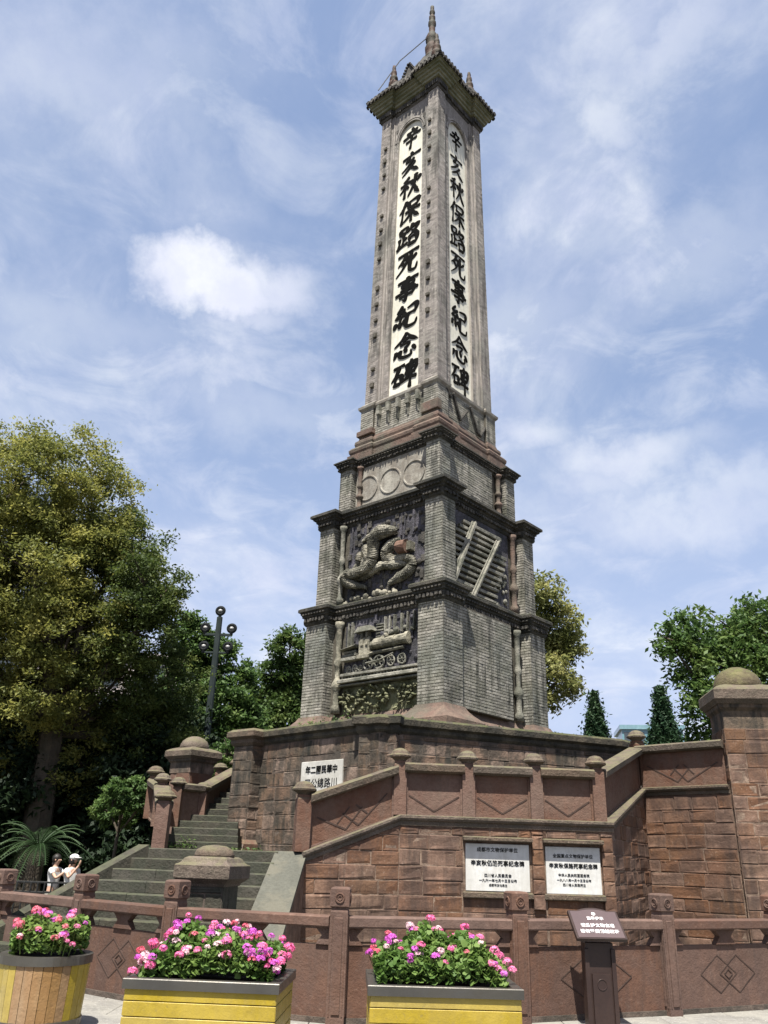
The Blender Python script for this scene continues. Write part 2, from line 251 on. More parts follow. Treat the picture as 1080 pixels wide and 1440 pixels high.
# ------------------------------------------------------------------ mesh helpers
class MB:
    def __init__(s): s.v = []; s.f = []
    def add(s, vs, fs, T=None):
        k = len(s.v)
        s.v += [tuple(T @ Vector(v)) for v in vs] if T is not None else [tuple(v) for v in vs]
        s.f += [tuple(k + i for i in f) for f in fs]; return s
    def box(s, x0, x1, y0, y1, z0, z1, T=None):
        return s.add([(x0, y0, z0), (x1, y0, z0), (x1, y1, z0), (x0, y1, z0), (x0, y0, z1), (x1, y0, z1), (x1, y1, z1), (x0, y1, z1)],
                     [(3, 2, 1, 0), (4, 5, 6, 7), (0, 1, 5, 4), (1, 2, 6, 5), (2, 3, 7, 6), (3, 0, 4, 7)], T)
    def cbox(s, x0, x1, y0, y1, z0, z1, c=.01, T=None):
        """a box with chamfered edges all round"""
        rings = [rect(x0 + c, x1 - c, y0 + c, y1 - c, z0), rect(x0, x1, y0, y1, z0 + c), rect(x0, x1, y0, y1, z1 - c), rect(x0 + c, x1 - c, y0 + c, y1 - c, z1)]
        return s.loft(rings, True, True, T)
    def loft(s, rings, cap0=True, cap1=True, T=None, closed=True):
        n = len(rings[0]); vs = [p for r in rings for p in r]; fs = []
        for i in range(len(rings) - 1):
            for j in range(n if closed else n - 1):
                a = i * n + j; b = i * n + (j + 1) % n; fs.append((a, b, b + n, a + n))
        if cap0: fs.append(tuple(range(n - 1, -1, -1)))
        if cap1: fs.append(tuple((len(rings) - 1) * n + j for j in range(n)))
        return s.add(vs, fs, T)
    def lathe(s, prof, cx=0, cy=0, seg=16, T=None):
        return s.loft([[(cx + r * math.cos(2 * math.pi * j / seg), cy + r * math.sin(2 * math.pi * j / seg), z) for j in range(seg)] for r, z in prof], True, True, T)
    def tube(s, pts, r, seg=8, T=None):
        pts = [Vector(p) for p in pts]; rings = []
        for i, p in enumerate(pts):
            d = (pts[min(i + 1, len(pts) - 1)] - pts[max(i - 1, 0)]).normalized()
            a = d.cross(Vector((0, 0, 1)) if abs(d.z) < .95 else Vector((1, 0, 0))).normalized(); b = d.cross(a)
            rr = r[i] if isinstance(r, (list, tuple)) else r
            rings.append([tuple(p + a * rr * math.cos(2 * math.pi * j / seg) + b * rr * math.sin(2 * math.pi * j / seg)) for j in range(seg)])
        return s.loft(rings, True, True, T)
    def torus(s, c, axis, R_, r, seg=20, sg=6):
        c = Vector(c); ax = Vector(axis).normalized(); a = ax.orthogonal().normalized(); b = ax.cross(a); k = len(s.v); vs = []; fs = []
        for i in range(seg):
            t = 2 * math.pi * i / seg; e = a * math.cos(t) + b * math.sin(t)
            for j in range(sg):
                q = 2 * math.pi * j / sg; vs.append(tuple(c + e * (R_ + r * math.cos(q)) + ax * r * math.sin(q)))
                fs.append((i * sg + j, ((i + 1) % seg) * sg + j, ((i + 1) % seg) * sg + (j + 1) % sg, i * sg + (j + 1) % sg))
        return s.add(vs, fs)
    def ball(s, c, r, seg=10, sq=(1, 1, 1)):
        pr = [(max(.001, math.sin(math.pi * i / 6)) * r, -math.cos(math.pi * i / 6) * r) for i in range(7)]
        return s.loft([[(c[0] + q * math.cos(2 * math.pi * j / seg) * sq[0], c[1] + q * math.sin(2 * math.pi * j / seg) * sq[1], c[2] + z * sq[2]) for j in range(seg)] for q, z in pr])
    def mesh(s, name, mat, smooth=False):
        me = bpy.data.meshes.new(name); me.from_pydata(s.v, [], s.f); me.materials.append(M[mat] if isinstance(mat, str) else mat)
        if smooth: me.polygons.foreach_set('use_smooth', [True] * len(me.polygons))
        return me
    def build(s, name, mat, parent=None, smooth=False, local=False, kind=None, label=None):
        o = bpy.data.objects.new(name, s.mesh(name, mat, smooth)); return link(o, parent, local, kind, label)
def link(o, parent=None, local=False, kind=None, label=None):
    C.objects.link(o)
    if parent is not None:
        o.parent = parent
        if not local: o.matrix_parent_inverse = world_of(parent).inverted()
    if kind: o['kind'] = kind
    if label: o['label'] = label
    return o
def world_of(o):
    m = o.matrix_basis.copy()
    return (world_of(o.parent) @ o.matrix_parent_inverse @ m) if o.parent else m
def rect(x0, x1, y0, y1, z): return [(x0, y0, z), (x1, y0, z), (x1, y1, z), (x0, y1, z)]
def tag(o, label, cat, group=None, kind=None):
    o['label'] = label; o['category'] = cat
    if group: o['group'] = group
    if kind: o['kind'] = kind
    return o
def thing(name, label, cat, loc=(0, 0, 0), rz=0.0, group=None):
    o = bpy.data.objects.new(name, None); o.empty_display_size = .2; C.objects.link(o)
    o.matrix_basis = Matrix.Translation(loc) @ Matrix.Rotation(rz, 4, 'Z'); o.location = loc; o.rotation_euler = (0, 0, rz)
    return tag(o, label, cat, group)
def copy_tree(o, parent=None):
    c = o.copy(); C.objects.link(c); c.parent = parent
    for ch in list(o.children): copy_tree(ch, c)
    return c
def np_mesh(name, V, F, mat, smooth=False):
    me = bpy.data.meshes.new(name); V = np.asarray(V, dtype=np.float32); F = np.asarray(F, dtype=np.int32); k = F.shape[1]
    me.vertices.add(len(V)); me.vertices.foreach_set('co', V.ravel()); me.loops.add(F.size); me.loops.foreach_set('vertex_index', F.ravel())
    me.polygons.add(len(F)); me.polygons.foreach_set('loop_start', np.arange(0, F.size, k, dtype=np.int32)); me.update(calc_edges=True)
    me.materials.append(M[mat]); return me
def frame(o, u, n):
    """matrix: local x along u, local y along -n (into the wall), local z up, origin o"""
    u = Vector((u[0], u[1], 0)).normalized(); n = Vector((n[0], n[1], 0)).normalized()
    return Matrix(((u.x, -n.x, 0, o[0]), (u.y, -n.y, 0, o[1]), (0, 0, 1, o[2] if len(o) > 2 else 0), (0, 0, 0, 1)))
def offset_poly(poly, d):
    out = []; n = len(poly)
    for i in range(n):
        p0 = Vector(poly[i - 1]); p1 = Vector(poly[i]); p2 = Vector(poly[(i + 1) % n])
        e1 = (p1 - p0).normalized(); e2 = (p2 - p1).normalized(); n1 = Vector((e1.y, -e1.x)); n2 = Vector((e2.y, -e2.x))
        k = 1 + n1.dot(n2); b = (n1 + n2) / max(k, .35); out.append((p1.x + b.x * d, p1.y + b.y * d))
    return out
def moulding(poly, prof, mb=None, cap0=True, cap1=True, scale=None):
    mb = mb or MB()
    return mb.loft([[(x, y, z) for x, y in offset_poly(poly, d)] for d, z in prof], cap0, cap1)
def clip(poly, planes):
    for a, b, c in planes:                      # keep a*s + b*z <= c
        out = []
        for i in range(len(poly)):
            p, q = poly[i - 1], poly[i]; dp = a * p[0] + b * p[1] - c; dq = a * q[0] + b * q[1] - c
            if (dp <= 0) != (dq <= 0): t = dp / (dp - dq); out.append((p[0] + (q[0] - p[0]) * t, p[1] + (q[1] - p[1]) * t))
            if dq <= 0: out.append(q)
        poly = out
        if len(poly) < 3: return []
    return poly
def shrink(poly, d):
    cx = sum(p[0] for p in poly) / len(poly); cz = sum(p[1] for p in poly) / len(poly)
    return [(p[0] + math.copysign(min(d, abs(cx - p[0])), cx - p[0]), p[1] + math.copysign(min(d, abs(cz - p[1])), cz - p[1])) for p in poly]
def stone_block(poly, T, proud, depth=.10, ch=.008):
    """a dressed block: outline in wall coordinates (s, z), chamfered and slightly uneven face"""
    m = MB(); j = lambda: random.uniform(-.006, .006)
    back = [(s, depth, z) for s, z in poly]; fr = [(s + j() * .6, -proud + ch, z + j() * .6) for s, z in poly]
    ins = [(s + j(), -proud + j(), z + j()) for s, z in shrink(poly, ch + random.uniform(0, .008))]
    ins2 = [(s, -proud + j(), z) for s, z in shrink(poly, .05)]
    m.loft([back, fr, ins, ins2], False, True, T); return m
def block_wall(parent, o, u, n, length, z0, ztop, mat, planes=(), ch=.215, bl=(.35, .72), skip=(), local_bias=0.0):
    """courses of separate blocks over a wall face; planes clip it, skip = rectangles (s0,s1,z0,z1) left bare"""
    T = frame(o, u, n); z = z0; k = 0
    while z < ztop - .03:
        h = min(ch * random.uniform(.9, 1.12), ztop - z)
        if ztop - z - h < .07: h = ztop - z
        s = 0.0; first = True
        while s < length - .01:
            w = random.uniform(*bl) * (.55 if first and k % 2 else 1); first = False
            if length - s - w < .14: w = length - s
            poly = [(s + .004, z + .004), (s + w - .004, z + .004), (s + w - .004, z + h - .004), (s + .004, z + h - .004)]
            poly = clip(poly, planes)
            pieces = [poly] if len(poly) >= 3 else []
            for a, b, c, d in skip:
                pieces = [q for pc_ in pieces for q in (clip(pc_, [(1, 0, a)]), clip(pc_, [(-1, 0, -b)]), clip(pc_, [(-1, 0, -a), (1, 0, b), (0, 1, c)]), clip(pc_, [(-1, 0, -a), (1, 0, b), (0, -1, -d)])) if len(q) >= 3]
            for q in pieces:
                xs = [p[0] for p in q]; zs = [p[1] for p in q]
                if max(zs) - min(zs) > .03 and max(xs) - min(xs) > .04: stone_block(q, T, random.uniform(.002, .014)).build('stone_block', mat, parent)
            s += w
        z += h; k += 1
def wall_core(o, u, n, poly, depth, mb=None):
    m = mb or MB(); T = frame(o, u, n)
    return m.loft([[(s, 0, z) for s, z in poly], [(s, depth, z) for s, z in poly]], True, True, T)

# ------------------------------------------------------------------ ground
g = MB(); g.box(-600, 600, -200, 900, -.75, -.35); tag(g.build('ground', 'soil_ground'), 'dark earth ground of the park', 'ground', kind='structure')
plaza = MB(); plaza.cbox(-5.75, 14, -6, 34, -.5, -.03, .02)
plaza.cbox(-14, -5.75, -6, 15.2, -.5, -.03, .02)
plz = tag(plaza.build('pavement', 'step'), 'stone pavement around the monument, darkened bed under pale slabs', 'pavement', kind='structure')  # bed kept dark to cut the light bounced onto the walls
slabs = [MB().cbox(-.296, .296, -.446, .446, -.05, 0, .006).mesh('paving_slab', 'slab') for _ in range(1)]
for ix in range(-12, 13):
    for iy in range(0, 7):
        x = ix * .6 + (.3 if iy % 2 else 0); y = 6.6 + iy * .9
        if abs(x / (y + 1)) < .62:
            o = bpy.data.objects.new('paving_slab', slabs[0]); link(o, plz, False); o.location = (x, y, random.uniform(-.002, .002) + .0)

# ------------------------------------------------------------------ monument tower
TH = R(-41.42); TC = (1.17, 20.0, 0.0)
tower = thing('monument_tower', 'tall tapering grey brick obelisk monument with two white calligraphy panels and tiled top', 'monument', TC, TH)
def part(mb, name, mat, parent=None, **k): return mb.build(name, mat, parent or tower, local=True, **k)
def plan(h, p, r):
    q = []
    for k in range(4):
        c, s = (1, 0, -1, 0)[k], (0, 1, 0, -1)[k]
        for x, y in ((-h, -h), (-h + p, -h), (-h + p, -h + r), (h - p, -h + r), (h - p, -h)): q.append((x * c - y * s, x * s + y * c))
    return q
def bricks(mb, T, w0, w1, z0, z1, bl=.235, bh=.068, proud=.007, xf=None, hole=None):
    """running bond bricks on the plane y=0 of frame T, between s=w0..w1"""
    n = max(1, round((z1 - z0) / bh)); h = (z1 - z0) / n
    for i in range(n):
        za = z0 + i * h + .004; zb = z0 + (i + 1) * h - .004; s = w0 - (bl / 2 if i % 2 else 0)
        while s < w1 - .01:
            a = max(s + .004, w0 + .001); b = min(s + bl - .004, w1 - .001); s += bl
            if b - a < .02: continue
            if hole and hole(a, b, za, zb): continue
            p = proud + random.uniform(-.004, .005); c = .006; jz = random.uniform(-.002, .002)
            vs = [(a, .02, za + jz), (b, .02, za + jz), (b, .02, zb + jz), (a, .02, zb + jz), (a + .003, -p, za + .003), (b - .003, -p, za + .003 + random.uniform(0, .003)), (b - .003, -p, zb - .003), (a + .003, -p, zb - .003 - random.uniform(0, .003))]
            vs = [T @ Vector(v) for v in vs]
            if xf: vs = [xf(v) for v in vs]
            mb.add(vs, [(4, 5, 6, 7), (0, 1, 5, 4), (1, 2, 6, 5), (2, 3, 7, 6), (3, 0, 4, 7)])
def side(k, inset, h):
    """frame for side k of a square of half size h; k=0 front-left face (-Y), k=1 front-right face (+X)"""
    a = k * math.pi / 2; u = (math.cos(a), math.sin(a)); n = (math.sin(a), -math.cos(a)); d = h - inset
    return frame((n[0] * d, n[1] * d), u, n)
def stage(name, z0, z1, h, p, r, right_wall=None, bl=.235, bh=.068):
    core = part(moulding(plan(h, p, r), [(0, z0), (0, z1)]), name, 'mortar')
    b = MB()
    for k in range(4):
        T = side(k, 0, h); bricks(b, T, -h, -h + p, z0, z1, bl, bh); bricks(b, T, h - p, h, z0, z1, bl, bh)
        # returns of the corner piers
        u = Vector((T[0][0], T[1][0])); nn = Vector((-T[0][1], -T[1][1])); o = Vector((T[0][3], T[1][3]))
        for sgn in (-1, 1):
            q = o + u * (sgn * (h - p)) - nn * (0 if sgn > 0 else r)
            if sgn > 0: Tr = frame(q - nn * r, nn, -u); 
            else: Tr = frame(o + u * (-(h - p)), -nn, u)
            bricks(b, Tr, 0, r, z0, z1, bl, bh)
    b.build('brickwork', 'brick', core, local=True, kind='stuff')
    return core
def colonnette(parent, x, y, z0, z1, r=.07, mat='relief_mid'):
    H = z1 - z0; prof = [(r * 1.5, z0), (r * 1.5, z0 + .07 * H), (r * .95, z0 + .10 * H), (r, z0 + .24 * H), (r * 1.5, z0 + .27 * H), (r * 1.75, z0 + .30 * H), (r * 1.3, z0 + .34 * H), (r * .7, z0 + .38 * H),
        (r * .9, z0 + .50 * H), (r * 1.35, z0 + .53 * H), (r * 1.2, z0 + .56 * H), (r * .75, z0 + .62 * H), (r * .95, z0 + .8 * H), (r, z0 + .93 * H), (r * 1.5, z0 + .96 * H), (r * 1.5, z1)]
    MB().lathe(prof, x, y, 12).build('colonnette', mat, parent, smooth=True, local=True)
def cornice(z, zt, h, p, r, out, dent=True, low=.36):
    """carved frieze and projecting dark cornice from z up to zt"""
    H = zt - z
    c = part(moulding(plan(h, p, r), [(.02, z), (.05, z + .1 * H), (.05, z + .42 * H), (.09, z + .48 * H), (.09, z + .56 * H), (out * .72, z + .66 * H), (out * .72, z + .72 * H), (out, z + .78 * H), (out, zt - .03), (out - .04, zt), (.02, zt + .04)]), 'cornice', 'dark_cornice')
    d = MB(); pl = offset_poly(plan(h, p, r), .05)
    for i in range(len(pl)):
        a = Vector(pl[i - 1]); e = Vector(pl[i]) - a; ln = e.length; e.normalize(); n = Vector((e.y, -e.x)); T = frame((a.x, a.y), e, n)
        s = .05
        while s < ln - .06:
            w = random.uniform(.05, .09); k = random.random()
            if s + w > ln: break
            d.cbox(s, s + w, -.045 - .02 * k, .01, z + .14 * H + .04 * k, z + .38 * H, .012, T)
            if k > .35: d.cbox(s + .01, s + w * .8, -.075, -.03, z + .17 * H, z + .27 * H, .01, T)
            s += w + random.uniform(.02, .05)
        s = .02
        while s < ln - .05: d.cbox(s, s + .055, -.05 - out * .3, .0, z + .57 * H, z + .65 * H, .006, T); s += .10
    d.build('carved_frieze', 'frieze', c, local=True, kind='stuff')
    return c
# plinth under the brick
pp = plan(2.137, .70, .28)
part(moulding(offset_poly(pp, 0), [(.34, 3.80), (.34, 4.22), (.28, 4.28), (.16, 4.38), (.08, 4.47), (.03, 4.56)]), 'plinth', 'red_plinth')
A = stage('lower_stage', 4.56, 6.9, 2.137, .70, .28)
cornice(6.80, 7.25, 2.137, .70, .28, .17)
B = stage('middle_stage', 7.25, 9.5, 1.998, .50, .26)
cornice(9.38, 9.82, 1.998, .50, .26, .21)
D = stage('upper_stage', 9.82, 11.3, 1.685, .42, .2)
cornice(11.12, 11.41, 1.685, .42, .2, .15)
# right hand face, lower stage: plain brick wall filling most of the bay
wb = MB(); wb.box(2.137 - .30, 2.137 - .10, -1.44, .72, 4.56, 6.85); w_ = wb.build('bay_wall', 'mortar', A, local=True)
bb = MB(); bricks(bb, side(1, .10, 2.137), -1.435, .72, 4.57, 6.82); bricks(bb, frame((2.137 - .28, .72), (1, 0), (0, 1)), 0, .18, 4.57, 6.82)
bb.build('bay_brickwork', 'brick', A, local=True, kind='stuff')
colonnette(A, 2.137 - .17, 1.10, 4.60, 6.8)
for sx in (-1.14,): colonnette(A, sx, -2.137 + .17, 4.60, 6.8, .08, 'relief_light' if sx < 0 else 'relief_mid')
for sx in (-1.30,): colonnette(B, sx, -1.998 + .15, 7.3, 9.4, .065)
colonnette(B, 1.998 - .15, 1.24, 7.3, 9.4, .07, 'red_plinth')
colonnette(D, 1.685 - .11, 1.05, 9.9, 11.15, .07, 'red_plinth'); colonnette(D, -1.05, -1.685 + .11, 9.9, 11.15, .06, 'red_plinth')

# --- relief of the steam train (lower stage, front-left face)
yf = -(2.137 - .28)
from mathutils import noise as MN
def on(parent, mb, name, mat, smooth=False, **k):
    if mat.startswith('relief') and name not in ('relief_ground', 'relief_base'):
        o_ = []
        for v in mb.v:
            q = Vector(v); o_.append(tuple(q + MN.noise_vector(q * 9) * .016 + MN.noise_vector(q * 26) * .007))
        mb.v = o_
    return mb.build(name, mat, parent, smooth=smooth, local=True, **k)
m = MB(); m.box(-1.0, 1.42, yf - .02, yf + .05, 5.30, 6.80); on(A, m, 'relief_ground', 'relief_dark')
tr = MB()
def disc(mb, x, z, y, r, w, mat=None):
    mb.torus((x, y, z), (0, 1, 0), r * .86, r * .16, 18, 6)
    for k in range(3):
        a = k * math.pi / 3; mb.tube([(x - math.cos(a) * r * .8, y, z - math.sin(a) * r * .8), (x + math.cos(a) * r * .8, y, z + math.sin(a) * r * .8)], .012, 5)
    mb.ball((x, y - .01, z), r * .22, 8)
mw = MB()
for x, z, r in ((-.80, 5.60, .09), (-.58, 5.61, .10), (-.42, 5.60, .07), (-.18, 5.68, .155), (.16, 5.68, .17), (.52, 5.67, .13), (.84, 5.67, .13)): disc(mw, x, z, yf - .10, r, .05)
mw.tube([(-.2, yf - .16, 5.68), (.2, yf - .16, 5.70)], .018, 6); mw.tube([(.16, yf - .16, 5.70), (.62, yf - .15, 5.82)], .015, 6)
on(A, mw, 'train_wheels', 'relief_mid')
tb = MB(); tb.tube([(-.08, yf - .08, 6.10), (.02, yf - .09, 6.10), (.03, yf - .09, 6.11), (.25, yf - .09, 6.12), (.26, yf - .09, 6.12), (.30, yf - .09, 6.12), (.31, yf - .09, 6.12), (.60, yf - .09, 6.12), (.61, yf - .09, 6.12), (.65, yf - .09, 6.12), (.66, yf - .09, 6.12), (.98, yf - .09, 6.13), (.99, yf - .09, 6.13), (1.06, yf - .09, 6.13)], [.10, .10, .13, .13, .145, .145, .125, .125, .14, .14, .12, .12, .15, .15], 14)
tb.tube([(-.1, yf - .12, 5.9), (.9, yf - .12, 5.93)], .035, 6); tb.ball((.4, yf - .15, 6.25), .06)
on(A, tb, 'train_boiler', 'relief_light')
tb = MB(); tb.cbox(-.42, -.10, yf - .18, yf, 5.86, 6.30, .02); tb.cbox(-.36, -.28, yf - .20, yf, 6.10, 6.24, .01); tb.cbox(-.22, -.15, yf - .20, yf, 6.10, 6.24, .01); tb.box(-.36, -.30, yf - .2, yf, 6.30, 6.42); tb.box(-.20, -.15, yf - .2, yf, 6.30, 6.42)
tb.cbox(-.46, -.12, yf - .2, yf, 5.80, 5.90, .01); on(A, tb, 'train_cab', 'relief_light')
tb = MB(); tb.loft([[(-.52, yf - .25, 6.42), (0.02, yf - .25, 6.42), (0.02, yf, 6.42), (-.52, yf, 6.42)], [(-.44, yf - .22, 6.56), (-.08, yf - .22, 6.56), (-.08, yf, 6.56), (-.44, yf, 6.56)]])
tb.loft([[(-.98, yf - .3, 6.04), (-.52, yf - .3, 6.10), (-.52, yf, 6.10), (-.98, yf, 6.04)], [(-.92, yf - .2, 6.10), (-.5, yf - .2, 6.16), (-.5, yf, 6.16), (-.92, yf, 6.10)]])
tb.cbox(-.96, -.50, yf - .22, yf, 5.80, 5.88, .01); tb.cbox(-.96, -.52, yf - .18, yf, 5.90, 5.96, .01); tb.cbox(-.94, -.54, yf - .15, yf, 5.98, 6.04, .01)
tb.cbox(-.50, -.38, yf - .2, yf, 5.82, 5.86, .01); on(A, tb, 'train_tender', 'relief_mid')
tb = MB()
for x in (.30, .44, .58, .80, .96, 1.16, -.86, -.74): tb.cbox(x - .02, x + .02, yf - .10, yf, 6.30 if x > 0 else 6.14, 6.74, .006)
for x, z, r in ((.36, 6.36, .07), (.50, 6.33, .06), (.64, 6.36, .08), (.9, 6.40, .05), (1.12, 6.35, .06)): tb.ball((x, yf - .07, z), r)
for k in range(5): tb.cbox(.02, .24, yf - .08, yf, 6.28 + k * .07, 6.31 + k * .07, .006)
on(A, tb, 'station_relief', 'relief_mid', kind='stuff')
tb = MB(); tb.cbox(-1.0, 1.42, yf - .16, yf, 5.44, 5.50, .01); tb.cbox(-1.0, 1.42, yf - .26, yf, 5.28, 5.36, .015); tb.cbox(-1.0, 1.42, yf - .20, yf, 5.20, 5.25, .015)
x = -.98
while x < 1.38: tb.cbox(x, x + .055, yf - .13, yf, 5.37, 5.43, .006); x += .10
on(A, tb, 'track_ledge', 'relief_mid')
# tangle of figures and leaves under the ledge
tb = MB(); tb.box(-1.0, 1.42, yf - .02, yf + .05, 4.57, 5.19); on(A, tb, 'relief_base', 'relief_green')
tb = MB(); rr = random.Random(5)
for i in range(78):
    x = rr.uniform(-.92, 1.3); z = rr.uniform(4.80, 5.16) if i < 60 else rr.uniform(4.60, 4.85); a = rr.uniform(-1.2, 1.2); ln = rr.uniform(.08, .2); pts = []; b = a
    for k in range(5): pts.append((x + math.sin(b) * ln * k / 4, yf - .05 - rr.uniform(.03, .14) * math.sin(k / 4 * math.pi), z - math.cos(b) * ln * k / 4)); b += rr.uniform(-.5, .5)
    r0 = rr.uniform(.018, .036); tb.tube(pts, [r0 * .6, r0, r0 * 1.1, r0 * .8, r0 * .3], 6)
    if i % 3 == 0: tb.ball((x, yf - .13, z + .03), rr.uniform(.03, .05), 7)
on(A, tb, 'figure_relief', 'relief_green', True, kind='stuff')

# --- scaly coils relief (middle stage, front-left)
yb = -(1.998 - .26)
m = MB(); m.box(-1.14, 1.48, yb - .02, yb + .05, 7.27, 9.36); on(B, m, 'relief_ground', 'relief_dark')
def zx(X, Y, d=.10): return ((X - 300) / 620 * 2.05 - .86, yb - d, 9.02 - ((Y + .265 * (X - 600)) - 250) / 700 * 1.52)
def smooth(pts, n=6):
    P = [Vector(p) for p in pts]; P = [P[0]] + P + [P[-1]]; out = []
    for i in range(1, len(P) - 2):
        for k in range(n):
            t = k / n; a, b, c, d = P[i - 1], P[i], P[i + 1], P[i + 2]
            out.append(.5 * ((2 * b) + (c - a) * t + (2 * a - 5 * b + 4 * c - d) * t * t + (3 * b - a - 3 * c + d) * t ** 3))
    return out + [P[-2]]
def coil(pts, r0, r1, mat, name, rings=True):
    s = [Vector((p.x, yb + (p.y - yb) * (1.15 if name == 'relief_stem' else .62), p.z)) for p in smooth(pts, 13)]; n = len(s); mb = MB(); prof_ = list(r0) if isinstance(r0, tuple) else [r0, r1]; ip = lambda t: prof_[min(int(t * (len(prof_) - 1)), len(prof_) - 2)] + (prof_[min(int(t * (len(prof_) - 1)), len(prof_) - 2) + 1] - prof_[min(int(t * (len(prof_) - 1)), len(prof_) - 2)]) * (t * (len(prof_) - 1) - min(int(t * (len(prof_) - 1)), len(prof_) - 2))
    rad = [ip(i / (n - 1)) * (1.25 if name == 'relief_stem' else 1.05) + (.008 if i % 2 else -.006) * (1 if rings else 0) for i in range(n)]
    mb.tube(s, rad, 12); on(B, mb, name, mat, False)
coil([zx(725, 285, .12), zx(680, 300, .2), zx(600, 320, .24), zx(545, 380, .24), zx(525, 480, .22), zx(525, 590, .22), zx(500, 690, .22), zx(430, 760, .22), zx(330, 800, .2), zx(250, 800, .16), zx(222, 850, .15), zx(260, 905, .15), zx(340, 930, .15), zx(440, 960, .12)], (.05, .14, .13, .10, .10, .10, .10, .03), 0, 'relief_scaled', 'relief_stem')
coil([zx(360, 400, .1), zx(420, 345, .14), zx(500, 300, .16), zx(590, 275, .14), zx(700, 265, .12)], (.03, .06, .08, .06, .03), 0, 'relief_scaled', 'relief_coil')
coil([zx(815, 672, .14), zx(760, 690, .2), zx(680, 702, .22), zx(600, 695, .2), zx(520, 730, .2), zx(400, 820, .16), zx(290, 850, .12)], (.03, .09, .10, .10, .09, .04), 0, 'relief_scaled', 'relief_coil')
coil([zx(735, 380, .08), zx(690, 430, .14), zx(640, 500, .16), zx(625, 590, .16), zx(690, 640, .14), zx(780, 608, .16), zx(850, 640, .16), zx(862, 710, .16), zx(810, 790, .16), zx(725, 850, .16), zx(640, 912, .12)], (.05, .14, .16, .13, .09, .10, .12, .11, .04), 0, 'relief_scaled', 'relief_coil')
coil([zx(390, 450, .06), zx(420, 520, .14), zx(435, 600, .16), zx(410, 680, .15), zx(360, 740, .1)], (.07, .15, .15, .13, .05), 0, 'relief_scaled', 'relief_coil')
coil([zx(330, 520, .06), zx(345, 590, .16), zx(335, 660, .14), zx(300, 720, .1), zx(250, 760, .08)], (.04, .10, .08, .07, .04), 0, 'relief_scaled', 'relief_coil')
tb = MB(); tb.ball(zx(600, 530, .16), .07); tb.ball(zx(480, 570, .22), .07, 8, (1, 1, 1.6)); on(B, tb, 'relief_heads', 'relief_light', True)
tb = MB(); q = zx(790, 500, .18); tb.tube([(q[0] - .15, q[1], q[2]), (q[0] - .1, q[1] - .02, q[2]), (q[0] + .12, q[1], q[2])], [.12, .17, .17], 12); on(B, tb, 'relief_drum', 'relief_red')
tb = MB(); q = zx(845, 480, .2); tb.cbox(q[0] - .05, q[0] + .07, q[1], yb, q[2] - .12, q[2] + .10, .01)
for k in range(26):
    q = zx(rr.uniform(180, 720), 955 + rr.uniform(-18, 18), .1); tb.ball((q[0], q[1], 7.28 + rr.uniform(.0, .14)), rr.uniform(.04, .09), 7)
on(B, tb, 'relief_rocks', 'relief_light', kind='stuff')
tb = MB()
for X in (390, 740, 775, 860, 250): q = zx(X, 230, .06); tb.cbox(q[0] - .02, q[0] + .02, q[1], yb, 8.75, 9.33, .006)
for k in range(30): q = zx(rr.uniform(260, 900), rr.uniform(250, 900), .05); tb.cbox(q[0] - .04, q[0] + .04, q[1] + .01, yb, q[2] - .08, q[2] + .06, .01)
on(B, tb, 'relief_background', 'relief_dark', kind='stuff')
for par, y_, x0, x1, z0, z1, n_ in ((B, yb, -1.1, 1.45, 7.4, 9.3, 170), (A, yf, -.95, 1.38, 5.5, 6.74, 90)):
    tb = MB()
    for k in range(n_):
        x, z, w, h = rr.uniform(x0, x1), rr.uniform(z0, z1), rr.uniform(.02, .07), rr.uniform(.03, .12)
        if k % 3: tb.cbox(x - w, x + w, y_ - rr.uniform(.03, .07), y_, z - h, z + h, .01)
        else: tb.ball((x, y_ - .02, z), w + .01, 7)
    on(par, tb, 'carved_background', 'relief_dark' if par is A else 'frieze', kind='stuff')
# --- railway track relief (middle stage, front-right face)
xr = 1.998 - .26
m = MB(); m.box(xr - .05, xr + .02, -1.48, 1.14, 7.27, 9.36); on(B, m, 'relief_ground', 'relief_dark')
for i in range(12):
    z = 7.34 + i * .158; s0 = -1.45 + max(0, i - 8) * .18; s1 = .05 + .72 * (z - 7.25) / 1.6 + (.32 if i < 9 else -.15)
    tb = MB(); tb.cbox(xr - .02, xr + .11, s0, min(s1, .95), z, z + .075, .008); on(B, tb, 'sleeper', 'relief_mid')
for (s0, z0, s1, z1) in ((-1.44, 7.42, -.52, 9.18), (-.72, 7.10, .52, 9.0)):
    d = Vector((0, s1 - s0, z1 - z0)).normalized(); w = Vector((0, d.z, -d.y)) * .065; tb = MB()
    P0 = Vector((xr, s0, z0)); P1 = Vector((xr, s1, z1)); X = Vector((1, 0, 0))
    for (ww, x0, x1) in ((1.0, .10, .14), (.45, .14, .20)):
        tb.loft([[P0 - w * ww + X * x0, P0 + w * ww + X * x0, P0 + w * ww + X * x1, P0 - w * ww + X * x1], [P1 - w * ww + X * x0, P1 + w * ww + X * x0, P1 + w * ww + X * x1, P1 - w * ww + X * x1]])
    on(B, tb, 'rail', 'relief_mid')
tb = MB()
for k in range(26): tb.ball((xr + .04, rr.uniform(.45, .98), rr.uniform(7.32, 8.8)), rr.uniform(.04, .10), 7, (.7, 1, 1))
on(B, tb, 'relief_rocks', 'relief_mid', kind='stuff')
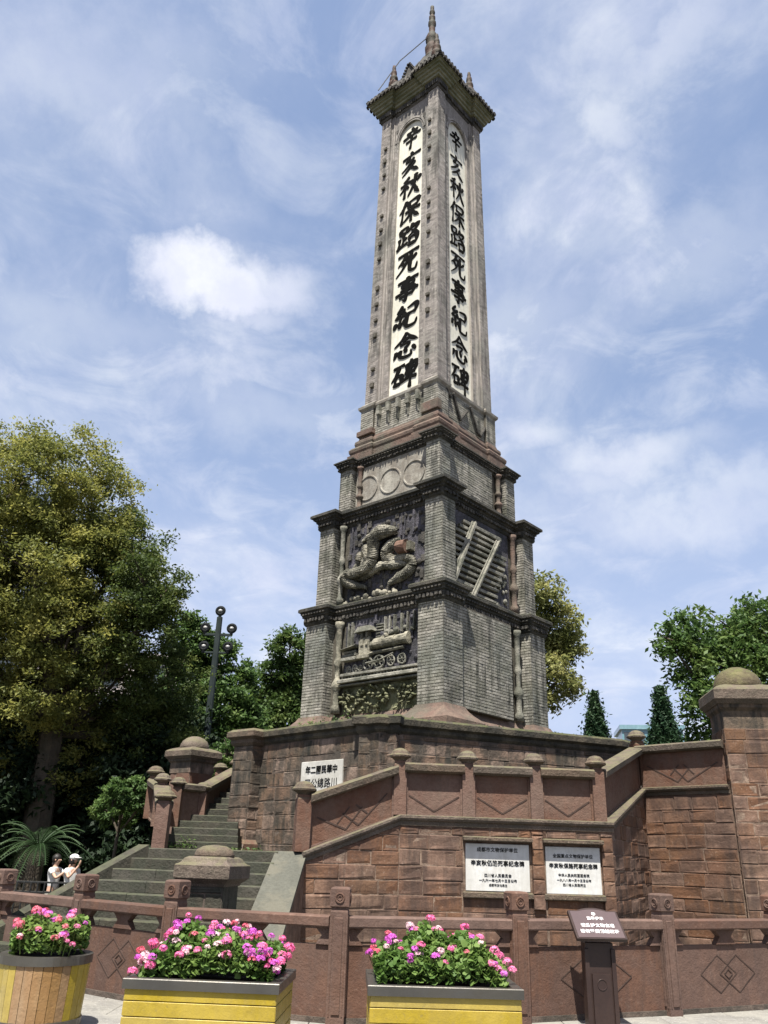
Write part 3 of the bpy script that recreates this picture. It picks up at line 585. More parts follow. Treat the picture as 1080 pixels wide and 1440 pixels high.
# --- upper stage: three plaster roundels on the left, rough render on the right
yd = -(1.685 - .2)
m = MB(); m.box(-1.24, 1.24, yd - .03, yd + .05, 9.85, 11.2); on(D, m, 'render_panel', 'plaster')
for x in (-.82, -.04, .74):
    t = MB(); t.torus((x, yd - .03, 10.50), (0, 1, 0), .34, .028, 28, 6); on(D, t, 'roundel', 'plaster')
m = MB(); m.box(1.685 - .25, 1.685 - .14, -1.24, .80, 9.85, 11.2); on(D, m, 'render_panel', 'mortar')
b = MB(); bricks(b, side(1, .14, 1.685), -1.24, .80, 9.86, 11.15); on(D, b, 'bay_brickwork', 'brick', kind='stuff')

# --- red sandstone transition and pedestal of the shaft
sq = lambda h: [(-h, -h), (h, -h), (h, h), (-h, h)]
p0 = plan(1.36, .46, .07)
part(moulding(p0, [(.22, 11.42), (.22, 11.62), (.16, 11.66), (.19, 11.72), (.20, 11.80), (.15, 11.87), (.07, 11.92), (.09, 12.0), (.08, 12.08), (.01, 12.15), (0, 12.2)]), 'plinth_moulding', 'red_plinth')
ped = part(moulding(plan(1.345, .46, .07), [(0, 12.15), (0, 13.08)]), 'pedestal', 'mortar')
b = MB()
for k in range(4):
    bricks(b, side(k, 0, 1.345), -1.345, -.885, 12.2, 13.05); bricks(b, side(k, 0, 1.345), .885, 1.345, 12.2, 13.05); bricks(b, side(k, .07, 1.345), -.885, .885, 12.2, 13.05)
on(ped, b, 'brickwork', 'brick', kind='stuff')
part(moulding(plan(1.345, .46, .07), [(.01, 13.04), (.06, 13.10), (.07, 13.17), (.03, 13.20), (-.03, 13.27)]), 'pedestal_moulding', 'plaster')
for x in (-.68, -.34, 0, .34, .68):
    t = MB(); yy = -(1.345 - .07); t.cbox(x - .05, x + .05, yy - .13, yy, 12.72, 13.03, .015); t.loft([[(x - .04, yy - .1, 12.72), (x + .04, yy - .1, 12.72), (x + .04, yy, 12.72), (x - .04, yy, 12.72)], [(x - .02, yy - .03, 12.42), (x + .02, yy - .03, 12.42), (x + .02, yy, 12.42), (x - .02, yy, 12.42)]])
    on(ped, t, 'bracket', 'relief_mid')
X1 = 1.345 - .03
for pts in (((-.95, 13.0), (-.75, 12.85)), ((-.62, 13.0), (-.32, 12.35), (.02, 12.78)), ((.15, 12.95), (.50, 12.3), (.62, 12.25)), ((.62, 12.25), (.85, 12.62))):
    t = MB(); P = [(X1 + .02, a, b_) for a, b_ in pts]; n = 14
    for i in range(len(P) - 1):
        A0, B0 = Vector(P[i]), Vector(P[i + 1])
        for k in range(n): t.ball(A0.lerp(B0, k / n), .042, 6)
    on(ped, t, 'garland_chain', 'frieze')
t = MB(); t.cbox(-1.345 - .06, -.84, -1.345 - .09, -1.345 + .1, 12.22, 12.40, .02); t.cbox(.84, 1.345 + .06, -1.345 - .07, -1.345 + .1, 12.22, 12.52, .02); on(ped, t, 'pedestal_block', 'red_plinth')

# --- shaft
ZS, ZT = 13.26, 24.22
def taper(v): k = 1 - (v[2] - ZS) * .0087; return (v[0] * k, v[1] * k, v[2])
def tapered(mb): mb.v = [taper(v) for v in mb.v]; return mb
H0 = 1.28
sh = MB()
def steps_plan(h, st):
    q = []
    for k in range(4):
        c, s = (1, 0, -1, 0)[k], (0, 1, 0, -1)[k]; L_ = [(-h, -h)]; d0 = 0
        for w, d in st: L_ += [(-h + w, -h + d0), (-h + w, -h + d)]; d0 = d
        Rr = [(-x, y) for x, y in reversed(L_[1:])]
        for x, y in L_ + Rr: q.append((x * c - y * s, x * s + y * c))
    return q
ST = [(.42, .06), (.50, .09), (.57, .11), (.735, .20)]
sp = steps_plan(H0, ST)
zz = [ZS + (22.92 - ZS) * i / 4 for i in range(5)]
sh.loft([[(x, y, z) for x, y in sp] for z in zz], True, True)
sp2 = steps_plan(H0, ST[:3]); sh.loft([[(x, y, z) for x, y in sp2] for z in (23.50, ZT + .05)], True, True)
sh.loft([[(x, y, z) for x, y in steps_plan(H0, ST[:3] + [(.60, .35)])] for z in (22.90, 23.52)], True, True)
# spandrels around the round arches
for k in range(4):
    T = side(k, .11, H0); hw = H0 - .735; zc_, rad = 22.92, hw; n = 14
    arc = [(rad * math.cos(math.pi * i / n), zc_ + rad * 1.13 * math.sin(math.pi * i / n)) for i in range(n + 1)]
    e = H0 - .57
    top = [(e * (1 - 2 * i / n), 23.52) for i in range(n + 1)]
    fr_ = [(x, 0, z) for x, z in arc]; bk = [(x, .12, z) for x, z in arc]; tp = [(x, 0, z) for x, z in top]
    sh.add(bk + fr_ + tp, [(i, i + 1, n + 2 + i, n + 1 + i) for i in range(n)] + [(n + 1 + i, n + 2 + i, 2 * n + 3 + i, 2 * n + 2 + i) for i in range(n)], T)
    sh.box(hw - .001, e, 0, .12, 22.90, 23.52, T); sh.box(-e, -hw + .001, 0, .12, 22.90, 23.52, T)
    sh.box(-hw - .02, hw + .02, .10, .4, 22.9, 24.0, T)
shaft = part(tapered(sh), 'shaft', 'brick_shaft')
b = MB(); BH = .066
for k in range(4):
    for a0, a1, ins in ((-H0, -H0 + .42, 0), (H0 - .42, H0, 0), (-H0 + .57, -H0 + .735, .11), (H0 - .735, H0 - .57, .11)):
        bricks(b, side(k, ins, H0), a0, a1, ZS, ZT if ins == 0 else 22.9, .215, BH, .005, taper)
on(shaft, b, 'brickwork', 'brick_shaft', kind='stuff')
b = MB()   # narrow roll mouldings beside the panels
for k in range(4):
    T = side(k, .085, H0)
    for s in (-1, 1):
        for w in (.455, .535): b.tube([T @ Vector((s * (H0 - w), 0, ZS)), T @ Vector((s * (H0 - w), 0, ZT))], .018, 6)
on(shaft, tapered(b), 'roll_moulding', 'brick_shaft')
for k in range(4):
    T = side(k, .11, H0); b = MB(); n = 16
    for r0, r1, d in ((.61, .67, .03), (.545, .58, .02)):
        vs = []
        for i in range(n + 1):
            a = math.pi * i / n
            for rr_, dd in ((r0, 0), (r0, -d), (r1, -d), (r1, 0)): vs.append((rr_ * math.cos(a), dd, 22.92 + rr_ * 1.10 * math.sin(a)))
        b.add(vs, [(4 * i + j, 4 * i + 4 + j, 4 * i + 4 + (j + 1) % 4, 4 * i + (j + 1) % 4) for i in range(n) for j in range(4)], T)
    on(shaft, tapered(b), 'arch_moulding', 'brick_shaft')
for s in (-1, 1):
    for i in range(18):
        z = 13.75 + i * .565; sx = (.86 + .10) if s > 0 else -(.86 + .16)
        if (i * 7) % 5 == 4: continue
        b = MB(); b.cbox(sx - .06, sx + .06, -H0 - .075, -H0 + .02, z, z + .11 + .05 * (i % 3 == 0), .012); on(shaft, tapered(b), 'projecting_block', 'mortar')

# --- calligraphy written stroke by stroke (grid 0..100, x right, y up)
G = {
'xin': ['48,99 55,88', '24,80 76,85', '35,76 42,65', '66,79 57,65', '10,58 92,63', '26,38 76,42', '50,61 51,30 50,1'],
'hai': ['46,99 55,87', '10,78 92,84', '46,77 28,60 54,62', '64,66 42,40 12,22', '72,47 48,22 18,0', '50,28 72,12 94,0'],
'qiu': ['40,95 28,88 14,83', '6,67 48,73', '28,86 29,45 28,4', '28,64 18,46 4,34', '30,58 44,46', '54,74 61,56', '94,80 82,58', '73,95 70,50 46,3', '72,48 82,22 99,3'],
'bao': ['32,97 20,74 4,54', '20,72 20,35 20,1', '42,90 45,64', '42,90 88,93 83,65', '44,64 84,67', '34,46 98,50', '64,62 64,30 64,0', '62,44 50,24 30,8', '66,44 80,24 99,10'],
'lu': ['9,90 12,67', '10,90 42,93 38,69', '12,67 38,70', '26,66 26,14', '26,42 44,45', '9,50 11,14', '3,8 48,21', '64,97 56,80 45,67', '62,84 90,87 72,62 48,45', '60,72 78,56 98,45', '57,38 60,5', '58,38 90,41 87,8', '60,9 87,11'],
'si': ['6,87 94,93', '40,88 28,64 8,46', '30,66 52,69 36,32 6,3', '22,54 36,41', '86,71 62,50', '62,84 61,24 68,9 90,9 95,30'],
'shi': ['8,85 92,90', '28,76 30,61', '28,76 75,79 72,63', '29,61 74,64', '24,50 80,53 76,23', '5,36 97,41', '24,23 78,26', '50,99 50,50 50,4 36,13'],
'ji': ['28,98 13,77 32,76', '40,83 8,55 40,60', '37,69 46,53', '27,55 26,28', '10,37 5,18', '27,34 28,14', '42,39 49,22', '54,86 90,90 87,58', '56,58 88,61', '56,60 54,18 62,7 92,8 97,28'],
'nian': ['50,99 32,74 4,56', '52,97 72,74 98,59', '38,71 62,74', '30,56 68,59 52,38', '16,33 9,9', '32,35 36,12 60,3 80,8 77,24', '50,37 59,23', '82,38 94,21'],
'bei': ['3,86 44,90', '24,86 16,62 1,40', '14,50 15,20', '14,50 39,53 37,21', '15,21 37,24', '74,99 65,88', '54,86 56,50', '54,86 94,89 91,52', '56,69 91,71', '55,51 92,54', '74,86 66,48 44,24', '40,29 99,34', '77,48 77,25 77,-2'],
}
def glyph(strokes, w, depth, W, skew, jit, rnd):
    mb = MB()
    for si, st in enumerate(strokes):
        P = [Vector((float(a.split(',')[0]), float(a.split(',')[1]), 0)) for a in st.split()]
        P = [p + Vector((rnd.uniform(-jit, jit), rnd.uniform(-jit, jit), 0)) for p in P]
        d = P[-1] - P[0]; ln = d.length; big_turn = len(P) > 2
        S = smooth(P, 5) if len(P) > 2 else [P[0].lerp(P[1], i / 7) + Vector((-(P[1] - P[0]).y, (P[1] - P[0]).x, 0)) * .035 * math.sin(math.pi * i / 7) for i in range(8)]
        n = len(S); up, dn = [], []
        left_fall = d.x < -6 and d.y < -10; right_fall = d.x > 10 and d.y < -20 and ln > 25; hook = len(P) > 2 and P[-1].y > P[-2].y
        for i, p in enumerate(S):
            t = i / (n - 1); e = (S[min(i + 1, n - 1)] - S[max(i - 1, 0)]); e = e.normalized() if e.length > 0 else Vector((1, 0, 0)); nn = Vector((-e.y, e.x, 0))
            if left_fall or hook: k = 1.25 * (1 - t) ** .5 + .22
            elif right_fall: k = .55 + 1.0 * math.sin(math.pi * min(1, t * 1.12) ** 1.6) * (1 if t < .9 else .8) - (.35 if t > .95 else 0)
            elif ln < 26: k = .55 + .9 * math.sin(math.pi * (.25 + .6 * t))
            else: k = 1.0 + .28 * math.cos(2 * math.pi * t) - (.0 if d.y > -30 else .2 * t)
            k *= w * .5 * (1.12 if abs(e.x) < .5 else .88) * rnd.uniform(.94, 1.06)
            up.append(p + nn * k); dn.append(p - nn * k)
        tip0 = S[0] - (S[1] - S[0]).normalized() * w * .32; tip1 = S[-1] + (S[-1] - S[-2]).normalized() * w * .22
        ring = [tip0] + up + [tip1] + dn[::-1]
        f = lambda p, y: ((p.x - 50) / 100 * W + (p.y - 50) / 100 * W * skew, y, (p.y - 50) / 100)
        dd = depth + si * .0006
        mb.v_off = len(mb.v); k0 = len(mb.v); m_ = len(ring)
        mb.v += [f(p, 0) for p in ring] + [f(p, -dd) for p in ring]
        mb.f += [tuple((k0 + j, k0 + (j + 1) % m_, k0 + m_ + (j + 1) % m_, k0 + m_ + j)) for j in range(m_)]
        a = k0 + m_; mb.f.append((a, a + 1, a + m_ - 1)); L_ = len(up)
        for j in range(1, L_): mb.f.append((a + j, a + j + 1, a + m_ - j - 1, a + m_ - j))
        mb.f.append((a + L_, a + L_ + 1, a + L_ + 2)) if False else None
        mb.f.append((a + L_, a + L_ + 1, a + L_ + 2))
    return mb
order = ['xin', 'hai', 'qiu', 'bao', 'lu', 'si', 'shi', 'ji', 'nian', 'bei']
for k, (sty, wdt) in enumerate(((11.5, .90), (8.6, .80))):
    T = side(k, .192, H0); hw = H0 - .735
    pm = MB(); n = 16; out = [(-hw, ZS + .02), (hw, ZS + .02)] + [(hw * math.cos(math.pi * i / n), 22.92 + hw * 1.13 * math.sin(math.pi * i / n)) for i in range(n + 1)]
    pm.loft([[(x, .04, z) for x, z in out], [(x, -.012, z) for x, z in out]], True, True, T)
    pan = part(tapered(pm), 'inscription_panel', 'panel_white', label='white arched panel with ten thick brush characters' if k == 0 else 'white arched panel with ten thinner brush characters')
    rnd = random.Random(3 + k); z = 23.05; pitch_ = .985
    for i, key in enumerate(order):
        mb = glyph(G[key], sty, .02, wdt, .12 if k == 0 else .02, 1.3, rnd)
        cz = 22.78 - i * .99 + (.06 if i == 0 else 0); szz = .84 if k == 0 else .86
        mb.v = [tuple(T @ Vector((v[0] * 1.0 * (1 if True else 1), v[1] - .014, cz + v[2] * szz))) for v in mb.v]
        on(pan, tapered(mb), 'character', 'ink')

# --- top: frieze, mossy mouldings, tiled roof, finials
TP = steps_plan(1.17, [(.40, .12)])
part(moulding(TP, [(.02, 24.15), (.05, 24.2), (.05, 24.42), (.10, 24.47)]), 'capital_band', 'frieze')
d = MB(); pl = offset_poly(TP, .05)
for i in range(len(pl)):
    a = Vector(pl[i - 1]); e = Vector(pl[i]) - a; ln = e.length; e.normalize(); T = frame((a.x, a.y), e, (e.y, -e.x)); s = .02
    while s < ln - .05: w = random.uniform(.04, .07); d.cbox(s, s + w, -.05, .01, 24.2 + random.uniform(0, .05), 24.42, .012, T); s += w + .025
part(d, 'carved_frieze', 'frieze', kind='stuff')
part(moulding(TP, [(.08, 24.44), (.14, 24.46), (.14, 24.56), (.19, 24.58), (.20, 24.66), (.26, 24.69), (.26, 24.77), (.31, 24.79), (.31, 24.86), (.35, 24.88), (.35, 24.94)]), 'eaves_moulding', 'soffit')
RP = offset_poly(TP, .37)
def lerp_ring(h, z, k):    # blends the stepped eaves outline into a square of half size h
    out = []
    for x, y in RP:
        mx = max(abs(x), abs(y)); out.append((x * (1 - k) + x / mx * h * k, y * (1 - k) + y / mx * h * k, z))
    return out
rf = MB(); rf.loft([lerp_ring(1.5, 24.93, 0), lerp_ring(1.5, 25.0, 0), lerp_ring(1.25, 25.28, .55), lerp_ring(.95, 25.72, .9), lerp_ring(.62, 26.35, 1), lerp_ring(.34, 27.2, 1), lerp_ring(.22, 27.55, 1)])
roof = part(rf, 'roof', 'roof_tile')
tl = MB()
for i in range(len(RP)):
    a = Vector(RP[i - 1]); b_ = Vector(RP[i]); e = b_ - a; ln = e.length; n = max(1, round(ln / .165)); nn = Vector((e.y, -e.x)).normalized()
    for k in range(n):
        s = a + e * ((k + .5) / n); mx = max(abs(s.x), abs(s.y))
        pts = [(s.x + nn.x * .035, s.y + nn.y * .035, 24.98), (s.x - nn.x * .02, s.y - nn.y * .02, 25.03)]
        for hh, z, kk in ((1.25, 25.31, .55), (.95, 25.75, .9), (.62, 26.38, 1)):
            pts.append((s.x * (1 - kk) + s.x / mx * hh * kk, s.y * (1 - kk) + s.y / mx * hh * kk, z))
        tl.tube(pts, [.068, .06, .055, .05, .04], 7)
        q = Vector((s.x + nn.x * .05, s.y + nn.y * .05, 24.95)); T = frame((q.x, q.y), e, (nn.x, nn.y))
        tl.loft([[(.066 * math.cos(t), 0, 24.94 + .066 * math.sin(t)) for t in [j * math.pi / 4 for j in range(8)]], [(.066 * math.cos(t), -.02, 24.94 + .066 * math.sin(t)) for t in [j * math.pi / 4 for j in range(8)]]], True, True, T)
tl.build('roof_tiles', 'roof_tile', roof, local=True, kind='stuff')
for sx, sy in ((1, 1), (1, -1), (-1, 1), (-1, -1)):        # hip ridges
    b = MB(); b.tube([(sx * 1.56, sy * 1.56, 25.02), (sx * 1.3, sy * 1.3, 25.25), (sx * .96, sy * .96, 25.74), (sx * .63, sy * .63, 26.4), (sx * .3, sy * .3, 27.25)], [.05, .07, .07, .06, .05], 8)
    for t in range(5): b.ball((sx * (1.5 - t * .12), sy * (1.5 - t * .12), 25.10 + t * .13), .05, 7)
    b.build('hip_ridge', 'roof_tile', roof, local=True)
g_ = MB(); g_.loft([[(-.32, -1.22, 25.35), (.32, -1.22, 25.35), (.05, -1.22, 25.98), (-.05, -1.22, 25.98)], [(-.32, -.5, 25.35), (.32, -.5, 25.35), (.05, -.5, 25.98), (-.05, -.5, 25.98)]])
for i in range(7):
    for sg_ in (-1, 1): g_.ball((sg_ * (.34 - .05 * i), -1.24, 25.4 + .1 * i), .05, 7)
gable = g_.build('gable', 'roof_tile', roof, local=True)
for sx, sy in ((1, 1), (1, -1), (-1, 1), (-1, -1)):
    prof = [(.13, 25.55), (.15, 25.75), (.10, 25.85), (.15, 25.98), (.14, 26.1), (.08, 26.17), (.12, 26.27), (.11, 26.38), (.06, 26.45), (.085, 26.56), (.075, 26.68), (.045, 26.74), (.055, 26.82), (.04, 26.95), (.005, 26.98)]
    MB().lathe([(r_ * 1.25, z_) for r_, z_ in prof], sx * .93, sy * .93, 12).build('corner_finial', 'finial', roof, smooth=True, local=True)
prof = [(.24, 27.3), (.22, 27.55), (.17, 27.66), (.20, 27.80), (.215, 28.0), (.17, 28.14), (.14, 28.2), (.19, 28.35), (.20, 28.5), (.15, 28.68), (.10, 28.8), (.09, 28.9), (.10, 29.02), (.085, 29.1), (.125, 29.22), (.12, 29.36), (.07, 29.44),
        (.10, 29.55), (.10, 29.64), (.055, 29.7), (.06, 29.78), (.09, 29.86), (.08, 29.95), (.05, 30.0), (.06, 30.06), (.06, 30.19), (.01, 30.2)]
part(MB().lathe([(r_ * 1.18, z_) for r_, z_ in prof], 0, 0, 14), 'spire', 'finial', smooth=True)
cw = MB(); cw.tube([(.0, -.05, 28.7), (-.62, -1.0, 26.9), (-1.06, -1.55, 25.3)], .018, 5); part(cw, 'stay_cable', 'iron')

# ------------------------------------------------------------------ octagonal terrace under the tower
terr = thing('stone_terrace', 'high blackened sandstone terrace wall with mossy coping directly under the brick tower', 'terrace', (1.17, 20, 0))
TPOLY = [(.05, 15.05), (4.96, 17.14), (8.2, 20.6), (8.0, 24.6), (4.6, 27.4), (-.4, 28), (-2.6, 25.4), (-2.75, 20.5), (-2.62, 17.86)]
TZ0, TZ1 = 1.0, 3.66
MB().loft([[(x, y, TZ0) for x, y in TPOLY], [(x, y, TZ1) for x, y in TPOLY]]).build('terrace_core', 'joint_dark', terr)
moulding(TPOLY, [(.02, 3.66), (.05, 3.70), (.05, 3.76), (.12, 3.80), (.13, 3.90), (.10, 3.94), (.02, 3.95)]).build('coping', 'coping_dark', terr)
def edge(i, j=None):
    a = Vector(TPOLY[i]); b = Vector(TPOLY[(i + 1) % len(TPOLY)]); e = (b - a); return a, e.normalized(), Vector((e.y, -e.x)).normalized(), e.length
a, e, n, ln = edge(0); block_wall(terr, a, e, n, ln, 1.9, 3.64, 'block_stained', ch=.24, bl=(.28, .5))
a, e, n, ln = edge(8); PL = (.62, 1.75, 2.50, 3.24)
block_wall(terr, a, e, n, ln, 1.5, 3.64, 'block_stained', ch=.25, bl=(.3, .55), skip=((1.62, 2.83, 2.35, 3.33),))
# corner pilaster next to the plaque, and tall pier beside the stairs
pil = MB(); PT = Matrix.Translation((.02, 15.20, 0)) @ Matrix.Rotation(R(-20), 4, 'Z')
pil.box(-.36, .36, -.02, .5, 1.0, 3.64, PT); pil.build('pilaster', 'joint_dark', terr)
q = PT @ Vector((-.36, -.02, 0)); u_ = (PT.to_3x3() @ Vector((1, 0, 0))); n_ = (PT.to_3x3() @ Vector((0, -1, 0)))
block_wall(terr, q, u_, n_, .72, 1.9, 3.63, 'block_stained', ch=.22, bl=(.3, .5))
q = PT @ Vector((.36, -.02, 0)); block_wall(terr, q, -n_, u_, .4, 1.9, 3.63, 'block_stained', ch=.22, bl=(.3, .5))
mo = MB(); mo.loft([[tuple(PT @ Vector(p)) for p in rect(-.36 - d_, .36 + d_, -.02 - d_, .5, z)] for d_, z in ((.02, 3.64), (.05, 3.70), (.05, 3.78), (.11, 3.81), (.12, 3.93), (.08, 3.97))]); mo.build('pilaster_cap', 'coping_dark', terr)
def block_pier(name, label, cat, c, rz, w, d, z0, z1, mat, jmat, ch=.22, group=None, faces=(0, 1, 3)):
    t = thing(name, label, cat, (c[0], c[1], z0), 0, group); T = Matrix.Translation((c[0], c[1], 0)) @ Matrix.Rotation(rz, 4, 'Z')
    MB().box(-w / 2, w / 2, -d / 2, d / 2, z0, z1, T).build('pier_core', jmat, t)
    for k in faces:
        R_ = T.to_3x3() @ Matrix.Rotation(k * math.pi / 2, 3, 'Z'); u = R_ @ Vector((1, 0, 0)); n = R_ @ Vector((0, -1, 0)); L_ = w if k % 2 == 0 else d; off = d / 2 if k % 2 == 0 else w / 2
        o = T @ Vector((0, 0, 0)) + n * off - u * L_ / 2; block_wall(t, o, u, n, L_, z0, z1, mat, ch=ch, bl=(.3, .6))
    return t, T
tp, TT = block_pier('stone_pier', 'tall sunlit square stone pier at the top of the lower stairs, flat capped', 'pier', (-2.60, 17.80), R(-40), .58, .58, 1.55, 3.62, 'block_stained', 'joint_dark')
cp = MB(); cp.loft([[tuple(TT @ Vector(p)) for p in rect(-.29 - d_, .29 + d_, -.29 - d_, .29 + d_, z)] for d_, z in ((.02, 3.62), (.06, 3.68), (.06, 3.74), (.13, 3.80), (.13, 3.90), (.05, 3.96))]); cp.build('cap', 'cap_stone', tp)
cp = MB(); cp.loft([[tuple(TT @ Vector(p)) for p in rect(-.29 - d_, .29 + d_, -.29 - d_, .29 + d_, z)] for d_, z in ((.10, 1.55), (.10, 1.72), (.03, 1.80))]); cp.build('base', 'red_stone', tp)

wp = []
for (x0, y0, x1, y1, z, n_, h_) in ((-1.6, 16.95, -.4, 15.75, 3.94, 260, .14), (.4, 15.35, 4.6, 17.1, 3.94, 120, .05), (-2.6, 18.0, -1.7, 17.1, 3.94, 90, .06), (-3.4, 16.6, -3.9, 16.5, 1.62, 120, .16), (-3.2, 13.9, -1.6, 13.5, 1.61, 60, .04)):
    for k in range(n_): t_ = random.random(); q_ = int(t_ * 9) / 9 + random.gauss(0, .03); wp.append((x0 + (x1 - x0) * q_ + random.gauss(0, .03), y0 + (y1 - y0) * q_ + random.gauss(0, .03), z + abs(random.gauss(0, h_ * .5))))
WEEDS = wp
# ------------------------------------------------------------------ text helper
def flat(cu):
    tmp = bpy.data.objects.new('lettering_source', cu); C.objects.link(tmp); bpy.context.view_layer.update()
    me = bpy.data.meshes.new_from_object(tmp.evaluated_get(bpy.context.evaluated_depsgraph_get())); bpy.data.objects.remove(tmp); return me
def text(body, size, T, mat, parent, name='lettering', depth=.003, bold=.0, xs=1.0):
    cu = bpy.data.curves.new(name, 'FONT'); cu.body = body; cu.size = size; cu.extrude = depth; cu.offset = bold; cu.align_x = 'CENTER'; cu.align_y = 'CENTER'; cu.resolution_u = 2; cu.space_character = 1.05
    cu.materials.append(M[mat]); o = bpy.data.objects.new(name, flat(cu)); link(o, parent); o.matrix_basis = T @ Matrix.Rotation(math.pi / 2, 4, 'X') @ Matrix.Diagonal((xs, 1, 1, 1)); return o
def plaque(label, o, u, n, w, h, z, lines, mat, tilt=0.0):
    t = thing('stone_plaque', label, 'plaque', (o[0], o[1], z - h / 2)); T = frame((o[0], o[1], z), u, n) @ Matrix.Rotation(tilt, 4, 'Y')
    MB().cbox(-w / 2, w / 2, -.03, .05, -h / 2, h / 2, .006, T).build('plaque_slab', mat, t)
    for s, sz, zz_, b in lines: text(s, sz, T @ Matrix.Translation((0, -.033, zz_)), 'ink', t, bold=b)
    return t
# ------------------------------------------------------------------ lower wall with plaques
low = thing('retaining_wall', 'brown sandstone block wall carrying two white plaques below the balustrade', 'wall', (2.0, 13.6, 0))
N0, N1, N4 = Vector((-1.04, 12.97)), Vector((.40, 13.50)), Vector((3.74, 13.70))
N5, N6 = Vector((5.20, 16.5)), Vector((6.34, 15.16))
def wall_run(a, b, z0, za, zb, mat, jm, skip=(), ch=.215, depth=.35, parent=low, bl=(.35, .72)):
    e = b - a; ln = e.length; e.normalize(); n = Vector((e.y, -e.x)); k = (zb - za) / ln
    wall_core((a.x, a.y), e, n, [(0, z0), (ln, z0), (ln, zb), (0, za)], depth).build('wall_core', jm, parent)
    block_wall(parent, a, e, n, ln, z0, max(za, zb) - .01, mat, planes=((-k, 1, za - .012),), skip=skip, ch=ch, bl=bl)
    return e, n, ln
wall_run(N0, N1, 0, 1.46, 2.04, 'block', 'joint')
e, n, ln = wall_run(N1, N4, 0, 2.04, 2.04, 'block', 'joint', skip=((.99, 2.06, 1.10, 1.86), (2.26, 3.16, 1.08, 1.86)))
wall_run(N4, N5, 0, 2.04, 2.80, 'block', 'joint', depth=.3)
wall_run(N5, N6, 0, 2.80, 2.80, 'block', 'joint', depth=.3)
# piers between and beside plaques
for s in (2.16, 3.26):
    q = N1 + e * s; T = frame((q.x, q.y, 0), e, n); k = 0; z = .9
    while z < 2.0: h = .21; stone_block([(-.09, z + .004), (.09, z + .004), (.09, min(z + h, 2.0) - .004), (-.09, min(z + h, 2.0) - .004)], T, .06).build('stone_block', 'block', low); z += h
q = N1 + e * 1.525
plaque('white plaque on the left of the two on the lower wall', (q.x, q.y), e, n, .99, .67, 1.475, [('成都市文物保护单位', .070, .245, .0008), ('辛亥秋保路死事纪念碑', .082, .055, .0014), ('四川省人民委员会', .052, -.115, .0), ('一九六一年七月十三日公布', .048, -.185, .0), ('成都市文化局立', .040, -.25, .0)], 'marble')
q = N1 + e * 2.71
plaque('white plaque on the right of the two on the lower wall', (q.x, q.y), e, n, .86, .67, 1.465, [('全国重点文物保护单位', .062, .20, .0006), ('辛亥秋保路死事纪念碑', .075, .06, .0012), ('中华人民共和国国务院', .048, -.07, .0), ('一九八八年一月十三日公布', .044, -.14, .0), ('四川省人民政府立', .044, -.205, .0)], 'marble')
led = MB()
for s, w in ((1.525, 1.08), (2.71, .95)):
    q = N1 + e * s; T = frame((q.x, q.y, 0), e, n); led.cbox(-w / 2, w / 2, -.07, .02, 1.04, 1.13, .015, T); led.cbox(-w / 2, w / 2, -.15, .02, 1.84, 1.91, .015, T)  # upper ledge made deep so its shadow darkens the plaque below
led.build('plaque_ledge', 'cap_stone', low)
a, e8, n8, ln8 = edge(8); q = a + e8 * 2.33
tpq = plaque('weathered white plaque high on the terrace wall behind the stair newel', (q.x, q.y), e8, n8, 1.22, .88, 2.79, [('年二國民華中', .155, .27, .004), ('司公總路川', .19, .02, .0), ('立敬', .14, -.26, .0)], 'marble_old')
# string courses
def string(a, b, za, zb, parent, ext=(0, 0), name='string_course', mat='cap_stone', d=.07, h=.15):
    e = (b - a).normalized(); n = Vector((e.y, -e.x)); a = a - e * ext[0]; b = b + e * ext[1]; m = MB()
    pr = [(-.30, 0), (-.30, -h), (d * .35, -h), (d * .35, -h * .62), (d * .8, -h * .5), (d, -h * .3), (d, -.01), (d - .012, 0)]
    m.loft([[(p.x + n.x * x, p.y + n.y * x, z + y) for x, y in pr] for p, z in ((a, za), (b, zb))]); return m.build(name, mat, parent)
string(N0, N1, 1.61, 2.19, low); string(N1, N4, 2.19, 2.19, low, (0, .05)); string(N4, N5, 2.19, 2.95, low); string(N5, N6, 2.95, 2.95, low)

# ------------------------------------------------------------------ balustrades
def newel_mesh(mat='red_stone'):
    m = MB(); w = .10; m.loft([rect(-w, w, -w, w, 0), rect(-w, w, -w, w, .74), rect(-w * .82, w * .82, -w * .82, w * .82, .76), rect(-w * .82, w * .82, -w * .82, w * .82, .80)])
    c = MB(); c.lathe([(.085, .80), (.12, .835), (.175, .86), (.18, .885), (.15, .91), (.13, .95), (.085, .985), (.03, 1.0)], 0, 0, 8)
    return m, c
nm, nc = newel_mesh(); NMESH = nm.mesh('newel_post', 'red_stone'); CMESH = nc.mesh('newel_cap', 'cap_stone')
def newel(parent, p, z, rz=0.0, sc_=1.0, zs=1.0):
    o = bpy.data.objects.new('newel_post', NMESH); link(o, parent); o.matrix_basis = Matrix.Translation((p[0], p[1], z)) @ Matrix.Rotation(rz, 4, 'Z') @ Matrix.Diagonal((sc_, sc_, zs, 1))
    c = bpy.data.objects.new('newel_cap', CMESH); C.objects.link(c); c.parent = o; return o
